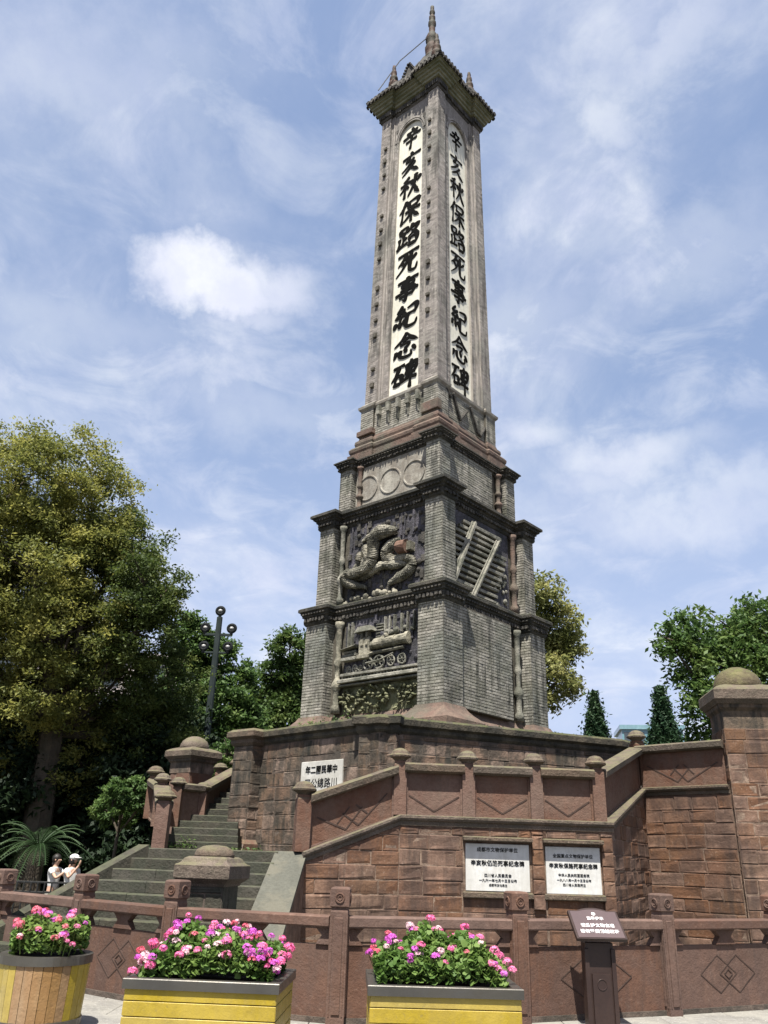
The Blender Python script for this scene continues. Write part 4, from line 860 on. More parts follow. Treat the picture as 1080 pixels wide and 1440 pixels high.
def bal_panel(parent, a, b, za, zb, motif='V', inset=.10, rail=True):
    e = (b - a); ln = e.length; e.normalize(); n = Vector((e.y, -e.x)); k = (zb - za) / ln; T = frame((a.x, a.y, 0), e, n); Z = lambda s, z: za + k * s + z
    s0, s1 = inset, ln - inset; m = MB()
    def slab(mb, s0, s1, z0, z1, y0, y1): mb.loft([[(s, y, Z(s, z)) for s, z in ((s0, z0), (s1, z0), (s1, z1), (s0, z1))] for y in (y1, y0)], True, True, T)
    slab(m, s0, s1, .0, .64, -.020, .05); pn = m.build('balustrade_panel', 'red_stone', parent)
    g_ = MB(); fr = MB()
    for x0, x1, z0, z1 in ((s0, s1, .0, .035), (s0, s0 + .03, .035, .62), (s1 - .03, s1, .035, .62)): slab(fr, x0, x1, z0, z1, -.042, -.019)
    fr.build('panel_frame', 'red_stone', pn)
    W = s1 - s0
    def gl(p, q):
        P, Q = Vector((p[0], 0, p[1])), Vector((q[0], 0, q[1])); d_ = (Q - P).normalized(); w = Vector((-d_.z, 0, d_.x)) * .011
        g_.loft([[T @ Vector((v.x, y, Z(v.x, v.z))) for v in (P - w, Q - w, Q + w, P + w)] for y in (-.015, -.026)])
    if motif == 'V':
        mid = (s0 + s1) / 2; gl((s0 + .05, .30), (mid, .07)); gl((mid, .07), (s1 - .05, .30))
    elif motif == 'X':
        c = (s0 + s1) / 2; h = .27; z = .28; d_ = .12
        for sg in (-1, 1):
            gl((c + sg * W * .42, z + .13), (c + sg * .10, .09)); gl((c + sg * .10, .09), (c - sg * .16, z + .06)); gl((c + sg * .05, z + .12), (c + sg * .24, z - .06))
    if motif: g_.build('carved_line', 'groove', pn)
    if rail:
        r = MB(); pr = [(-.10, .64), (-.155, .67), (-.165, .76), (-.12, .79), (.12, .79), (.165, .76), (.155, .67), (.10, .64)]
        r.loft([[T @ Vector((s, y, Z(s, z))) for y, z in pr] for s in (s0 - .03, s1 + .03)]); r.build('top_rail', 'cap_stone', parent)
    return pn
bal = thing('stone_balustrade', 'sandstone balustrade with domed newels running level above the plaque wall', 'balustrade', (2, 13.5, 2.19))
inw = lambda p, q, d=.12: Vector(((q - p).y, -(q - p).x)).normalized() * -d
off = inw(N1, N4)
ps = [N1 + off, N1 + (N4 - N1) * (1.10 / 3.346) + off, N1 + (N4 - N1) * (2.20 / 3.346) + off, N1 + (N4 - N1) * (3.22 / 3.346) + off]
for p in ps: newel(bal, p, 2.19, R(3.4), 1.0, 1.02)
for i in range(3): bal_panel(bal, ps[i], ps[i + 1], 2.19, 2.19, 'V')
b2 = thing('stone_balustrade', 'sloping sandstone balustrade rising from the landing to the plaque wall', 'balustrade', (-1.04, 13.1, 1.61))
o2 = inw(N0, N1); newel(b2, N0 + o2, 1.61, R(15), 1.08, 1.0); bal_panel(b2, N0 + o2, ps[0], 1.61, 2.17, 'X', .11)
b3 = thing('stone_balustrade', 'sandstone balustrade climbing right and ending against the big mossy pillar', 'balustrade', (5.2, 16.5, 2.95))
q5 = N5 + Vector((-.02, .14)); newel(b3, q5 + Vector((.05, .08)), 3.02, R(20), 1.08, 1.05)
bal_panel(b3, ps[3], q5, 2.19, 2.95, None, .10); bal_panel(b3, q5, N6 + Vector((.10, .10)), 2.95, 2.95, 'X', .08)
walk = MB(); walk.loft([[(x, y, z) for x, y in ((.4, 13.75), (3.7, 13.95), (5.0, 16.6), (5.4, 17.5), (4.9, 17.2), (.1, 15.1), (-1.0, 13.4))] for z in (1.6, 2.15)])
walk.loft([[(x, y, z) for x, y in ((5.25, 16.75), (6.6, 16.2), (12, 18), (12, 26), (7.8, 21.5), (5.1, 17.7))] for z in (1.6, 2.9)])
walk.loft([[(x, y, z) for x, y in ((-4.2, 15.9), (-1.05, 13.1), (-.1, 14.0), (-.1, 15.4), (-2.8, 18.2), (-4.2, 16.9))] for z in (1.0, 1.57)])
tag(walk.build('walkway', 'step'), 'raised stone walkway around the terrace', 'walkway', kind='structure')

# big pillar on the right
PRZ = R(-8); e_ = Vector((math.cos(PRZ), math.sin(PRZ))); nn_ = Vector((e_.y, -e_.x)); pc = Vector((6.35, 15.1)) + e_ * .475 - nn_ * .475
gp, GT = block_pier('gate_pillar', 'massive square sandstone pillar with mossy domed cap at the right edge', 'pillar', (pc.x, pc.y), PRZ, .95, .95, 0, 3.92, 'block', 'joint', ch=.235)
def sqring(T, hw, z): return [tuple(T @ Vector(p)) for p in rect(-hw, hw, -hw, hw, z)]
def pillar_top(t, T, z, hw, mat='cap_stone', dome='cap_stone', s=1.0):
    m = MB(); m.loft([sqring(T, hw * a, z + b * s) for a, b in ((.97, 0), (.97, .30), (1.0, .32), (1.08, .36), (1.10, .42))]); m.build('neck', 'block_stained', t)
    m = MB(); m.loft([sqring(T, hw * a, z + b * s) for a, b in ((1.14, .42), (1.24, .48), (1.28, .50), (1.28, .66), (1.20, .70), (.95, .76), (.66, .80))]); m.build('cap', mat, t)
    prof = [(.90, .745), (.93, .80), (.90, .88), (.78, 1.0), (.56, 1.09), (.28, 1.145), (.01, 1.155)]
    seg = 20; rings = []
    for a, b in prof: rings.append([tuple(T @ Vector((hw * a * math.cos(2 * math.pi * j / seg), hw * a * math.sin(2 * math.pi * j / seg), z + b * s))) for j in range(seg)])
    m = MB(); m.loft(rings); m.build('dome', dome, t, smooth=True)
M['moss_dome'] = material('moss covered dome', ((.10, .085, .045), (.14, .125, .06)), 5, 0, 0, 1.0, 22, stain=((.06, .045, .03), .8), moss=((.09, .10, .03), .6))
pillar_top(gp, GT, 3.92, .475, dome='moss_dome', s=1.05)
# big pillar at the back left, above the upper stairs
gp2, GT2 = block_pier('gate_pillar', 'square sandstone pillar with grey domed cap behind the upper stairs on the left', 'pillar', (-4.55, 21.0), R(-38), .72, .72, 1.2, 3.35, 'red_stone', 'joint', ch=.55)
pillar_top(gp2, GT2, 3.30, .39, s=.78)
# squat pier in front of the stairs
sq_, ST_ = block_pier('stair_pier', 'squat grey stone pier with wide stepped cap standing before the stairs', 'pier', (-1.97, 10.95), R(-12), .50, .50, 0, 1.20, 'step', 'joint_dark', ch=.28)
m = MB(); m.loft([sqring(ST_, a, z) for a, z in ((.265, 1.19), (.28, 1.22), (.345, 1.27), (.355, 1.28), (.355, 1.42), (.34, 1.435))]); m.build('cap', 'cap_stone', sq_)
m = MB(); m.loft([sqring(ST_, a, z) for a, z in ((.335, 1.43), (.30, 1.455), (.27, 1.50), (.23, 1.52))]); m.build('cap_step', 'cap_stone', sq_)
m = MB(); m.loft([[tuple(ST_ @ Vector((a * math.cos(2 * math.pi * j / 20) * (1.12 if abs(math.cos(2 * math.pi * j / 20)) > .6 else 1), a * math.sin(2 * math.pi * j / 20), z))) for j in range(20)] for a, z in ((.22, 1.515), (.225, 1.54), (.20, 1.60), (.13, 1.64), (.02, 1.655))]); m.build('dome', 'cap_stone', sq_, smooth=True)

# ------------------------------------------------------------------ stairs
st = thing('stone_stairs', 'worn grey stone stairs climbing past the squat pier to the terrace', 'stairs', (-2.4, 12, 0))
def tread(x0, y0, x1, y1, dx, dy, z, h, parent):
    a, b = Vector((x0, y0)), Vector((x1, y1)); m = MB(); e = b - a; n = max(1, round(e.length / .95)); cuts = [0] + sorted(min(.95, max(.05, (i + random.uniform(-.15, .15)) / n)) for i in range(1, n)) + [1]
    for i in range(n):
        p = a + e * cuts[i]; q = a + e * cuts[i + 1] - e.normalized() * .006; d = Vector((dx, dy)); c = .014; j = random.uniform(-.004, .004)
        up = d.normalized()
        o = MB(); o.loft([[(p.x, p.y, z - h + j), (q.x, q.y, z - h + j), (q.x + d.x, q.y + d.y, z - h + j), (p.x + d.x, p.y + d.y, z - h + j)],
                [(p.x, p.y, z - c + j), (q.x, q.y, z - c + j), (q.x + d.x, q.y + d.y, z - c + j), (p.x + d.x, p.y + d.y, z - c + j)],
                [(p.x + up.x * c, p.y + up.y * c, z + j), (q.x + up.x * c, q.y + up.y * c, z + j), (q.x + d.x, q.y + d.y, z + j), (p.x + d.x, p.y + d.y, z + j)]])
        o.build('step', 'step', parent)
for k in range(11):
    z = 1.60 - .15 * k
    tread(-3.45 - .20 * k, 13.55 - .20 * k, -1.40 - .02 * k, 13.0 - .24 * k, 0.0 if k else 0, .5 if k else .8, z, .15 if z > .15 else .14, st)
und = MB(); und.loft([[(-3.45, 13.62, z0), (-1.4, 13.07, z0), (-1.62, 10.66, z1), (-5.4, 11.6, z1)] for z0, z1 in ((.9, -.2), (1.42, -.14))]); und.build('stair_core', 'joint_dark', st)
ck = MB(); ck.loft([[(-1.44, 13.04, z0), (-.99, 13.04, z0), (-1.20, 10.4, z1), (-1.72, 10.4, z1)] for z0, z1 in ((0, 0), (1.55, -.02 + .0))]); ck.build('cheek_wall', 'block', st)
ck = MB(); ck.loft([[(-1.45, 13.06, 1.55 + d_), (-.98, 13.06, 1.55 + d_), (-1.18, 10.4, -.05 + d_), (-1.73, 10.4, -.05 + d_)] for d_ in (.0, .06)]); ck.build('cheek_slab', 'ramp_stone', st)
ck = MB(); ck.loft([[(-3.62, 13.55, z0), (-3.46, 13.55, z0), (-5.5, 11.52, z1), (-5.66, 11.52, z1)] for z0, z1 in ((0, -.2), (1.64, .14))]); ck.build('cheek_wall', 'step', st)
st2 = thing('stone_stairs', 'upper dark stone flight between the left newels and the tall sunlit pier', 'stairs', (-3.4, 17, 1.6))
for k in range(9): tread(-3.95 - .02 * k, 16.6 + .30 * k, -2.55 - .06 * k, 16.55 + .30 * k, 0, .5, 1.60 + .13 * (k + 1), .13, st2)
for k in range(4): tread(-3.55 + .02 * k, 19.4 + .3 * k, -2.9, 19.4 + .3 * k, 0, .5, 2.77 + .12 * (k + 1), .12, st2)
und = MB(); und.loft([[(-3.98, 16.7, z0), (-2.5, 16.7, z0), (-2.9, 20.7, z1), (-4.3, 20.7, z1)] for z0, z1 in ((1.0, 1.2), (1.55, 2.72))]); und.build('stair_core', 'joint_dark', st2)
bl = thing('stone_balustrade', 'sandstone balustrade with domed newels descending on the left of the upper stairs', 'balustrade', (-3.8, 15.6, 1.6))
PA, PF, PE, PB = Vector((-3.80, 15.6)), Vector((-4.24, 17.0)), Vector((-4.66, 18.0)), Vector((-4.03, 17.5))
newel(bl, PA, 1.58, 0, 1.18, 1.0); newel(bl, PF, 1.98, 0, 1.0, 1.0); newel(bl, PE, 2.15, 0, 1.1, 1.05)
bal_panel(bl, PF, PA, 1.98, 1.58, None, .08); bal_panel(bl, PE, PF, 2.15, 1.98, None, .08)
bl2 = thing('stone_balustrade', 'short sandstone balustrade before the back left pillar, rising with the upper stairs', 'balustrade', (-3.6, 18, 2.1))
PC, PD = Vector((-3.62, 18.0)), Vector((-3.28, 20.0)); newel(bl2, PB, 2.0, 0, 1.0, .95); newel(bl2, PC, 2.05, 0, 1.0, .85); newel(bl2, PD, 2.62, 0, 1.05, 1.0)
bal_panel(bl2, PB, PC, 2.05, 2.05, None, .08); bal_panel(bl2, PC, PD, 2.05, 2.62, None, .08)
newel(bl2, Vector((-3.72, 20.3)), 2.62, 0, 1.0, .9)

# ------------------------------------------------------------------ carved stone fence
fence = thing('stone_fence', 'low carved sandstone fence with square headed posts and double diamond panels', 'fence', (0, 10, 0))
FP = [(-6.55, 13.25), (-5.05, 12.30), (-3.58, 11.20), (-2.22, 10.22), (-.33, 9.62), (1.62, 10.02), (3.50, 10.80), (5.22, 11.62), (6.8, 12.7)]
def fence_post_mesh():
    m = MB(); w = .092; m.loft([rect(-w * a, w * a, -w * a, w * a, z) for a, z in ((1.0, 0), (1.0, 1.03), (.93, 1.05), (.93, 1.07), (1.12, 1.085), (1.12, 1.25), (1.0, 1.265), (.8, 1.27))])
    d = MB()
    for k in range(4):
        T = Matrix.Rotation(k * math.pi / 2, 4, 'Z')
        d.cbox(-.042, .042, -w - .012, -w + .01, .09, .98, .008, T)
        for s in (-1, 1): d.box(s * .068 - .006, s * .068 + .006, -w - .006, -w + .01, .08, 1.0, T)
        c = T @ Vector((0, -w * 1.12 - .002, 1.165)); a = T.to_3x3() @ Vector((0, 1, 0)); d.torus(c, a, .045, .010, 16, 6); d.torus(c, a, .022, .007, 10, 5)
    return m, d
fm, fd = fence_post_mesh(); FM, FDm = fm.mesh('fence_post', 'fence'), fd.mesh('post_carving', 'fence')
for i, p in enumerate(FP):
    a = Vector(FP[max(i - 1, 0)]); b = Vector(FP[min(i + 1, len(FP) - 1)]); e = b - a
    o = bpy.data.objects.new('fence_post', FM); link(o, fence); o.matrix_basis = Matrix.Translation((p[0], p[1], 0)) @ Matrix.Rotation(math.atan2(e.y, e.x) + (0 if i not in (6, 7) else 0), 4, 'Z')
    c = bpy.data.objects.new('post_carving', FDm); C.objects.link(c); c.parent = o
for i in range(len(FP) - 1):
    a, b = Vector(FP[i]), Vector(FP[i + 1]); e = b - a; ln = e.length; e.normalize(); n = Vector((e.y, -e.x)); T = frame((a.x, a.y, 0), e, n); s0, s1 = .088, ln - .088; c = ln / 2
    MB().loft([[(s, y, z) for y, z in ((-.09, .88), (-.10, .895), (-.10, .975), (-.085, .99), (.085, .99), (.10, .975), (.10, .895), (.09, .88))] for s in (s0, s1)], True, True, T).build('top_rail', 'fence', fence)
    def shape(pts, y0, y1, name): MB().loft([[(x, y0, z) for x, z in pts], [(x, y1, z) for x, z in pts]], True, True, T).build(name, 'fence', fence)
    for x, w0, w1 in ((s0, 0, .17), (c, .17, .17), (s1, .17, 0)):
        pts = [(x - w0 * 1.05, .885), (x - w0 * .55, .80), (x - w0 * .95, .715), (x + w1 * .95, .715), (x + w1 * .55, .80), (x + w1 * 1.05, .885)]
        shape(pts, -.04, .04, 'baluster_block')
    pn = MB(); pn.cbox(s0, s1, -.015, .04, .05, .712, .004, T); pn = pn.build('fence_panel', 'fence', fence)
    gl = MB(); cz = .40; rw, rh = .30 * ln / 1.95, .20; o_ = .16 * ln / 1.95
    for sg in (-1, 1):
        cc = c + sg * o_; q = [(cc - rw, cz), (cc, cz + rh), (cc + rw, cz), (cc, cz - rh)]
        for k in range(4):
            P, Q = Vector((q[k][0], 0, q[k][1])), Vector((q[(k + 1) % 4][0], 0, q[(k + 1) % 4][1])); d_ = (Q - P).normalized(); w = Vector((-d_.z, 0, d_.x)) * .006
            gl.loft([[T @ (v + Vector((0, y, 0))) for v in (P - w, Q - w, Q + w, P + w)] for y in (-.010, -.0185 - .0006 * k - .0003 * (sg + 1))])
    q = .05
    for k in range(4):
        P = Vector((c + q * (1, 0, -1, 0)[k] * 1.3, 0, cz + q * (0, 1, 0, -1)[k])); Q = Vector((c + q * (0, -1, 0, 1)[k] * 1.3, 0, cz + q * (1, 0, -1, 0)[k])); d_ = (Q - P).normalized(); w = Vector((-d_.z, 0, d_.x)) * .005
        gl.loft([[T @ (v + Vector((0, y, 0))) for v in (P - w, Q - w, Q + w, P + w)] for y in (-.010, -.023)])
    gl.build('carved_line', 'groove', pn)
    MB().box(s0, s1, -.03, .03, -.02, .055, T).build('fence_sill', 'joint_dark', fence)

# ------------------------------------------------------------------ sign
sg = thing('park_sign', 'dark brown notice lectern with white lettering standing in front of the fence', 'sign', (2.47, 9.93, 0), R(6))
m = MB(); m.cbox(-.155, .155, -.07, .07, 0, .80, .01); m.cbox(-.17, -.125, -.09, -.05, 0, .74, .006); m.cbox(.125, .17, -.09, -.05, 0, .74, .006); m.build('sign_post', 'sign_brown', sg, local=True)
m = MB(); m.loft([rect(-.10 * a, .10 * a, -.085 - .01, -.06, z) for a, z in ((1, .03), (1, .50))]); m.torus((0, -.095, .40), (0, 1, 0), .05, .006, 18, 5); m.build('post_ornament', 'sign_brown', sg, local=True)
BT = Matrix.Translation((0, -.04, .955)) @ Matrix.Rotation(R(-48), 4, 'X') @ Matrix.Rotation(0, 4, 'Z')
def arch(w, h, rise, y, n=10): return [(-w, y, -h), (w, y, -h), (w, y, h)] + [(w * (.62 - 1.24 * i / n), y, h + rise * math.sin(math.pi * i / n) ** .8) for i in range(n + 1)] + [(-w, y, h)]
m = MB(); m.loft([arch(.28, .19, .04, .02), arch(.28, .19, .04, -.02)], True, True, BT); m.build('sign_board', 'sign_brown', sg, local=True)
m = MB(); m.loft([arch(.258, .175, .028, -.018), arch(.258, .175, .028, -.024)], True, True, BT); sf = m.build('sign_face', 'sign_face', sg, local=True)
def sgtext(s, size, z, b):
    cu = bpy.data.curves.new('lettering', 'FONT'); cu.body = s; cu.size = size; cu.extrude = .001; cu.offset = b; cu.align_x = 'CENTER'; cu.align_y = 'CENTER'; cu.materials.append(M['white_paint']); cu.resolution_u = 2; cu.space_character = 1.1
    o = bpy.data.objects.new('lettering', flat(cu)); C.objects.link(o); o.parent = sf; o.matrix_basis = BT @ Matrix.Translation((0, -.026, z)) @ Matrix.Rotation(math.pi / 2, 4, 'X')
sgtext('温馨提示', .046, .075, .0005); sgtext('请爱护文物古迹', .052, -.02, .0006); sgtext('请勿攀爬翻越栏杆', .052, -.10, .0006)
m = MB(); m.lathe([(.022, -.0), (.022, .003), (.004, .006)], 0, 0, 8, BT @ Matrix.Translation((0, -.024, .14)) @ Matrix.Rotation(math.pi / 2, 4, 'X')); m.build('emblem', 'white_paint', sf, local=True)

# ------------------------------------------------------------------ planters
def box_planter(label, c, rz, w, d, h):
    t = thing('wooden_planter', label, 'planter', (c[0], c[1], 0), rz, 'yellow planters'); bh = (h - .07) / 5
    MB().box(-w / 2 + .03, w / 2 - .03, -d / 2 + .03, d / 2 - .03, .02, h - .06).build('planter_core', 'potting', t, local=True)
    fr_ = MB().cbox(-w / 2 + .006, w / 2 - .006, -.012, .012, .003, bh - .003, .004).mesh('board', 'yellow'); sd_ = MB().cbox(-d / 2 + .004, d / 2 - .004, -.012, .012, .003, bh - .003, .004).mesh('board', 'yellow')
    for i in range(5):
        for k, (me, dd) in enumerate(((fr_, d / 2), (sd_, w / 2), (fr_, d / 2), (sd_, w / 2))):
            o = bpy.data.objects.new('board', me); C.objects.link(o); o.parent = t; o.matrix_basis = Matrix.Rotation(k * math.pi / 2, 4, 'Z') @ Matrix.Translation((0, -dd + .012 + (.0 if k % 2 else 0), .02 + i * bh))
    W, D_, x = w / 2 + .02, d / 2 + .02, .085; z0, z1 = h - .075, h
    ring = []
    for (a, b, z) in ((W, D_, z0), (W, D_, z1 - .006), (W - .006, D_ - .006, z1), (W - x, D_ - x, z1), (W - x, D_ - x, z0)): ring.append(rect(-a, a, -b, b, z))
    m = MB(); m.loft(ring + [ring[0]], False, False); m.build('metal_rim', 'steel', t, local=True)
    return t
box_planter('yellow box planter of boards with steel rim and pink geraniums, left of the next one', (-1.33, 7.99), R(-3), 1.24, .93, .62)['label'] = 'wide yellow box planter whose right side shows, between barrel planter and the other box'
box_planter('yellow box planter nearest the sign, its left side showing', (.62, 8.10), R(1.5), 1.24, .98, .62)
bp = thing('barrel_planter', 'round planter of yellow and bare wooden staves with steel bands', 'planter', (-3.13, 8.95, 0), 0, 'yellow planters')
NS = 30; Rb = .415; Hb = .63
for i in range(NS):
    a0 = 2 * math.pi * i / NS; a1 = 2 * math.pi * (i + 1) / NS - .012; sm = (a0 + a1) / 2; f = lambda a, r, z: (r * math.cos(a), r * math.sin(a), z)
    deg = math.degrees(sm); bare = 249 < deg < 318 or 20 < deg < 70 or 120 < deg < 160
    m = MB(); m.loft([[f(a0, Rb * k, z), f(a1, Rb * k, z), f(a1, (Rb - .03) * k, z), f(a0, (Rb - .03) * k, z)] for k, z in ((.94, .02), (.97, .3), (1.0, Hb - .01))]); m.build('stave', 'wood' if bare else 'yellow', bp, local=True, label='bare unpainted stave' if bare else 'yellow painted stave')
for z0, z1, r, nme in ((Hb - .075, Hb, Rb + .012, 'metal_rim'), (.03, .10, Rb * .955 + .008, 'metal_band')):
    seg = 40; rg = lambda r, z: [(r * math.cos(2 * math.pi * j / seg), r * math.sin(2 * math.pi * j / seg), z) for j in range(seg)]
    m = MB(); inner = r - (.075 if nme == 'metal_rim' else .01); rings = [rg(r, z0), rg(r, z1), rg(inner, z1), rg(inner, z0), rg(r, z0)]; m.loft(rings, False, False); m.build(nme, 'steel', bp, local=True)
m = MB(); m.lathe([(Rb - .05, .05), (Rb - .05, Hb - .05)], 0, 0, 24); m.build('soil', 'potting', bp, local=True)

# geraniums
def leaf_cloud(name, P, size, parent, mat, flat=.5, k6=True, kind=None, up=None):
    n = len(P); N_ = RNG.normal(size=(n, 3)); N_[:, 2] = np.abs(N_[:, 2]) + flat; N_ /= np.linalg.norm(N_, axis=1)[:, None]
    A_ = np.cross(N_, RNG.normal(size=(n, 3))); A_ /= np.linalg.norm(A_, axis=1)[:, None]; B_ = np.cross(N_, A_); s = size * RNG.uniform(.6, 1.25, size=(n, 1))
    if k6:
        V = np.concatenate([P[:, None] + (A_ * math.cos(t) * q + B_ * math.sin(t) * q)[:, None] * s[:, None] + (N_ * h)[:, None] * s[:, None] for t, q, h in [(0, 1, .1), (1.05, .95, .22), (2.1, .95, 0), (3.14, .55, -.1), (4.19, .95, .2), (5.24, .95, .05)]], 1).reshape(-1, 3)
        F = np.arange(n * 6).reshape(n, 6)
    else:
        V = np.stack([P - A_ * s, P - B_ * s * .42, P + A_ * s, P + B_ * s * .42], 1).reshape(-1, 3); F = np.arange(n * 4).reshape(n, 4)
    o = bpy.data.objects.new(name, np_mesh(name, V, F, mat)); link(o, parent, kind=kind); return o
def blossom_mesh(mat, seed):
    r = random.Random(seed); m = MB()
    for i in range(26):
        z = r.uniform(-.35, 1); a = r.uniform(0, 6.28); q = math.sqrt(1 - z * z); c = Vector((q * math.cos(a), q * math.sin(a), z)) * .030 * r.uniform(.85, 1.15); nrm = c.normalized(); u = nrm.orthogonal().normalized(); v = nrm.cross(u)
        for k in range(5):
            t = k * 1.2566 + a; t1 = t - .5; t2 = t + .5; L_ = .014; w = lambda t_, l, h: tuple(c + (u * math.cos(t_) + v * math.sin(t_)) * l + nrm * h)
            m.add([tuple(c), w(t1, L_ * .7, .001), w(t, L_ * 1.1, .004), w(t2, L_ * .7, .001)], [(0, 1, 2, 3)])
    return m.mesh('blossom', mat)
BL = {k: [blossom_mesh('petal_' + k, s) for s in range(3)] for k in ('magenta', 'pink', 'coral', 'pale')}
def flowerbed(label, c, z, ax, ay, h, nl, nb, rz, seed, mixw, round_=False, bias=None):
    t = thing('geranium_plants', label, 'flowers', (c[0], c[1], z), 0, 'geraniums in the planters'); r = np.random.default_rng(seed)
    def top(x, y): return h * (1 - (abs(x / ax) ** 2.6) * .45 - (abs(y / ay) ** 2.6) * .45) * (1 + .16 * np.sin(x * 7 + seed) * np.cos(y * 9) + .12 * np.sin(x * 17 + seed * 2))
    x = r.uniform(-ax, ax, nl); y = r.uniform(-ay, ay, nl)
    if round_: k = (x / ax) ** 2 + (y / ay) ** 2 < 1; x, y = x[k], y[k]
    zz_ = top(x, y) * np.sqrt(r.uniform(.08, 1, len(x))) + r.normal(size=len(x)) * .012; cr, sr = math.cos(rz), math.sin(rz)
    k = 1 + .16 * zz_ / h; X = c[0] + (x * cr - y * sr) * k; Y = c[1] + (x * sr + y * cr) * k; P = np.stack([X, Y, z + zz_], 1); leaf_cloud('foliage', P, .029, t, 'leaf_geranium', .5, True, 'stuff')
    cols = list(mixw); w = np.array([mixw[q] for q in cols]); w = w / w.sum(); stems = MB()
    for i in range(nb):
        for _ in range(20):
            bx, by = r.uniform(-ax * 1.05, ax * 1.05), r.uniform(-ay, ay) * (.95)
            if not round_ or (bx / ax) ** 2 + (by / ay) ** 2 < 1: break
        hz = top(bx, by) + r.uniform(-.02, .085); 
        if r.uniform() < .2: hz *= r.uniform(.55, .95); by = -ay * r.uniform(.75, 1.02)
        kx = bx / ax
        ww = w.copy()
        if bias: ww = np.array([mixw[q] * bias(q, kx) for q in cols]); ww /= ww.sum()
        col = cols[int(r.choice(len(cols), p=ww))]; o = bpy.data.objects.new('blossom', BL[col][i % 3]); link(o, t); s = r.uniform(.7, 1.3)
        px_, py_ = c[0] + (bx * cr - by * sr) * 1.12, c[1] + (bx * sr + by * cr) * 1.12
        o.matrix_basis = Matrix.Translation((px_, py_, z + hz)) @ Matrix.Rotation(r.uniform(-.5, .5), 4, 'X') @ Matrix.Rotation(r.uniform(0, 6), 4, 'Z') @ Matrix.Diagonal((s, s, s * .8, 1))
        o['label'] = {'magenta': 'violet magenta', 'pink': 'pink', 'coral': 'coral red', 'pale': 'pale pink'}[col] + ' geranium head'
        stems.tube([(c[0] + (bx * cr - by * sr), c[1] + (bx * sr + by * cr), z + hz * .3), (px_, py_, z + hz)], .0035, 4)
    stems.build('stems', 'leaf_geranium', t, kind='stuff'); return t
flowerbed('pink and magenta geraniums filling the box planter in the middle left', (-1.33, 8.0), .58, .53, .36, .36, 7600, 118, R(-3), 3, {'magenta': 3, 'pink': 4, 'coral': 1.2, 'pale': 2.2})
flowerbed('dense geraniums, hot pink right, magenta left, in the box planter nearest the sign', (.60, 8.10), .58, .52, .42, .38, 7600, 62, R(1.5), 8, {'magenta': 3, 'pink': 4, 'coral': 1.2, 'pale': 1.4}, bias=lambda q, k: {'magenta': 1.4 - k, 'pink': 1.2 + k, 'coral': 1 + .4 * k, 'pale': 1}[q])
flowerbed('bushy geraniums, coral and violet, in the round barrel planter', (-3.13, 8.95), .58, .33, .33, .38, 5200, 44, 0, 5, {'magenta': 2, 'pink': 2.2, 'coral': 3, 'pale': .6}, round_=True)

tag(leaf_cloud('weeds', np.array(WEEDS), .03, None, 'leaf_bright', .2, False), 'small weeds sprouting on the terrace coping and steps', 'weeds', kind='stuff')
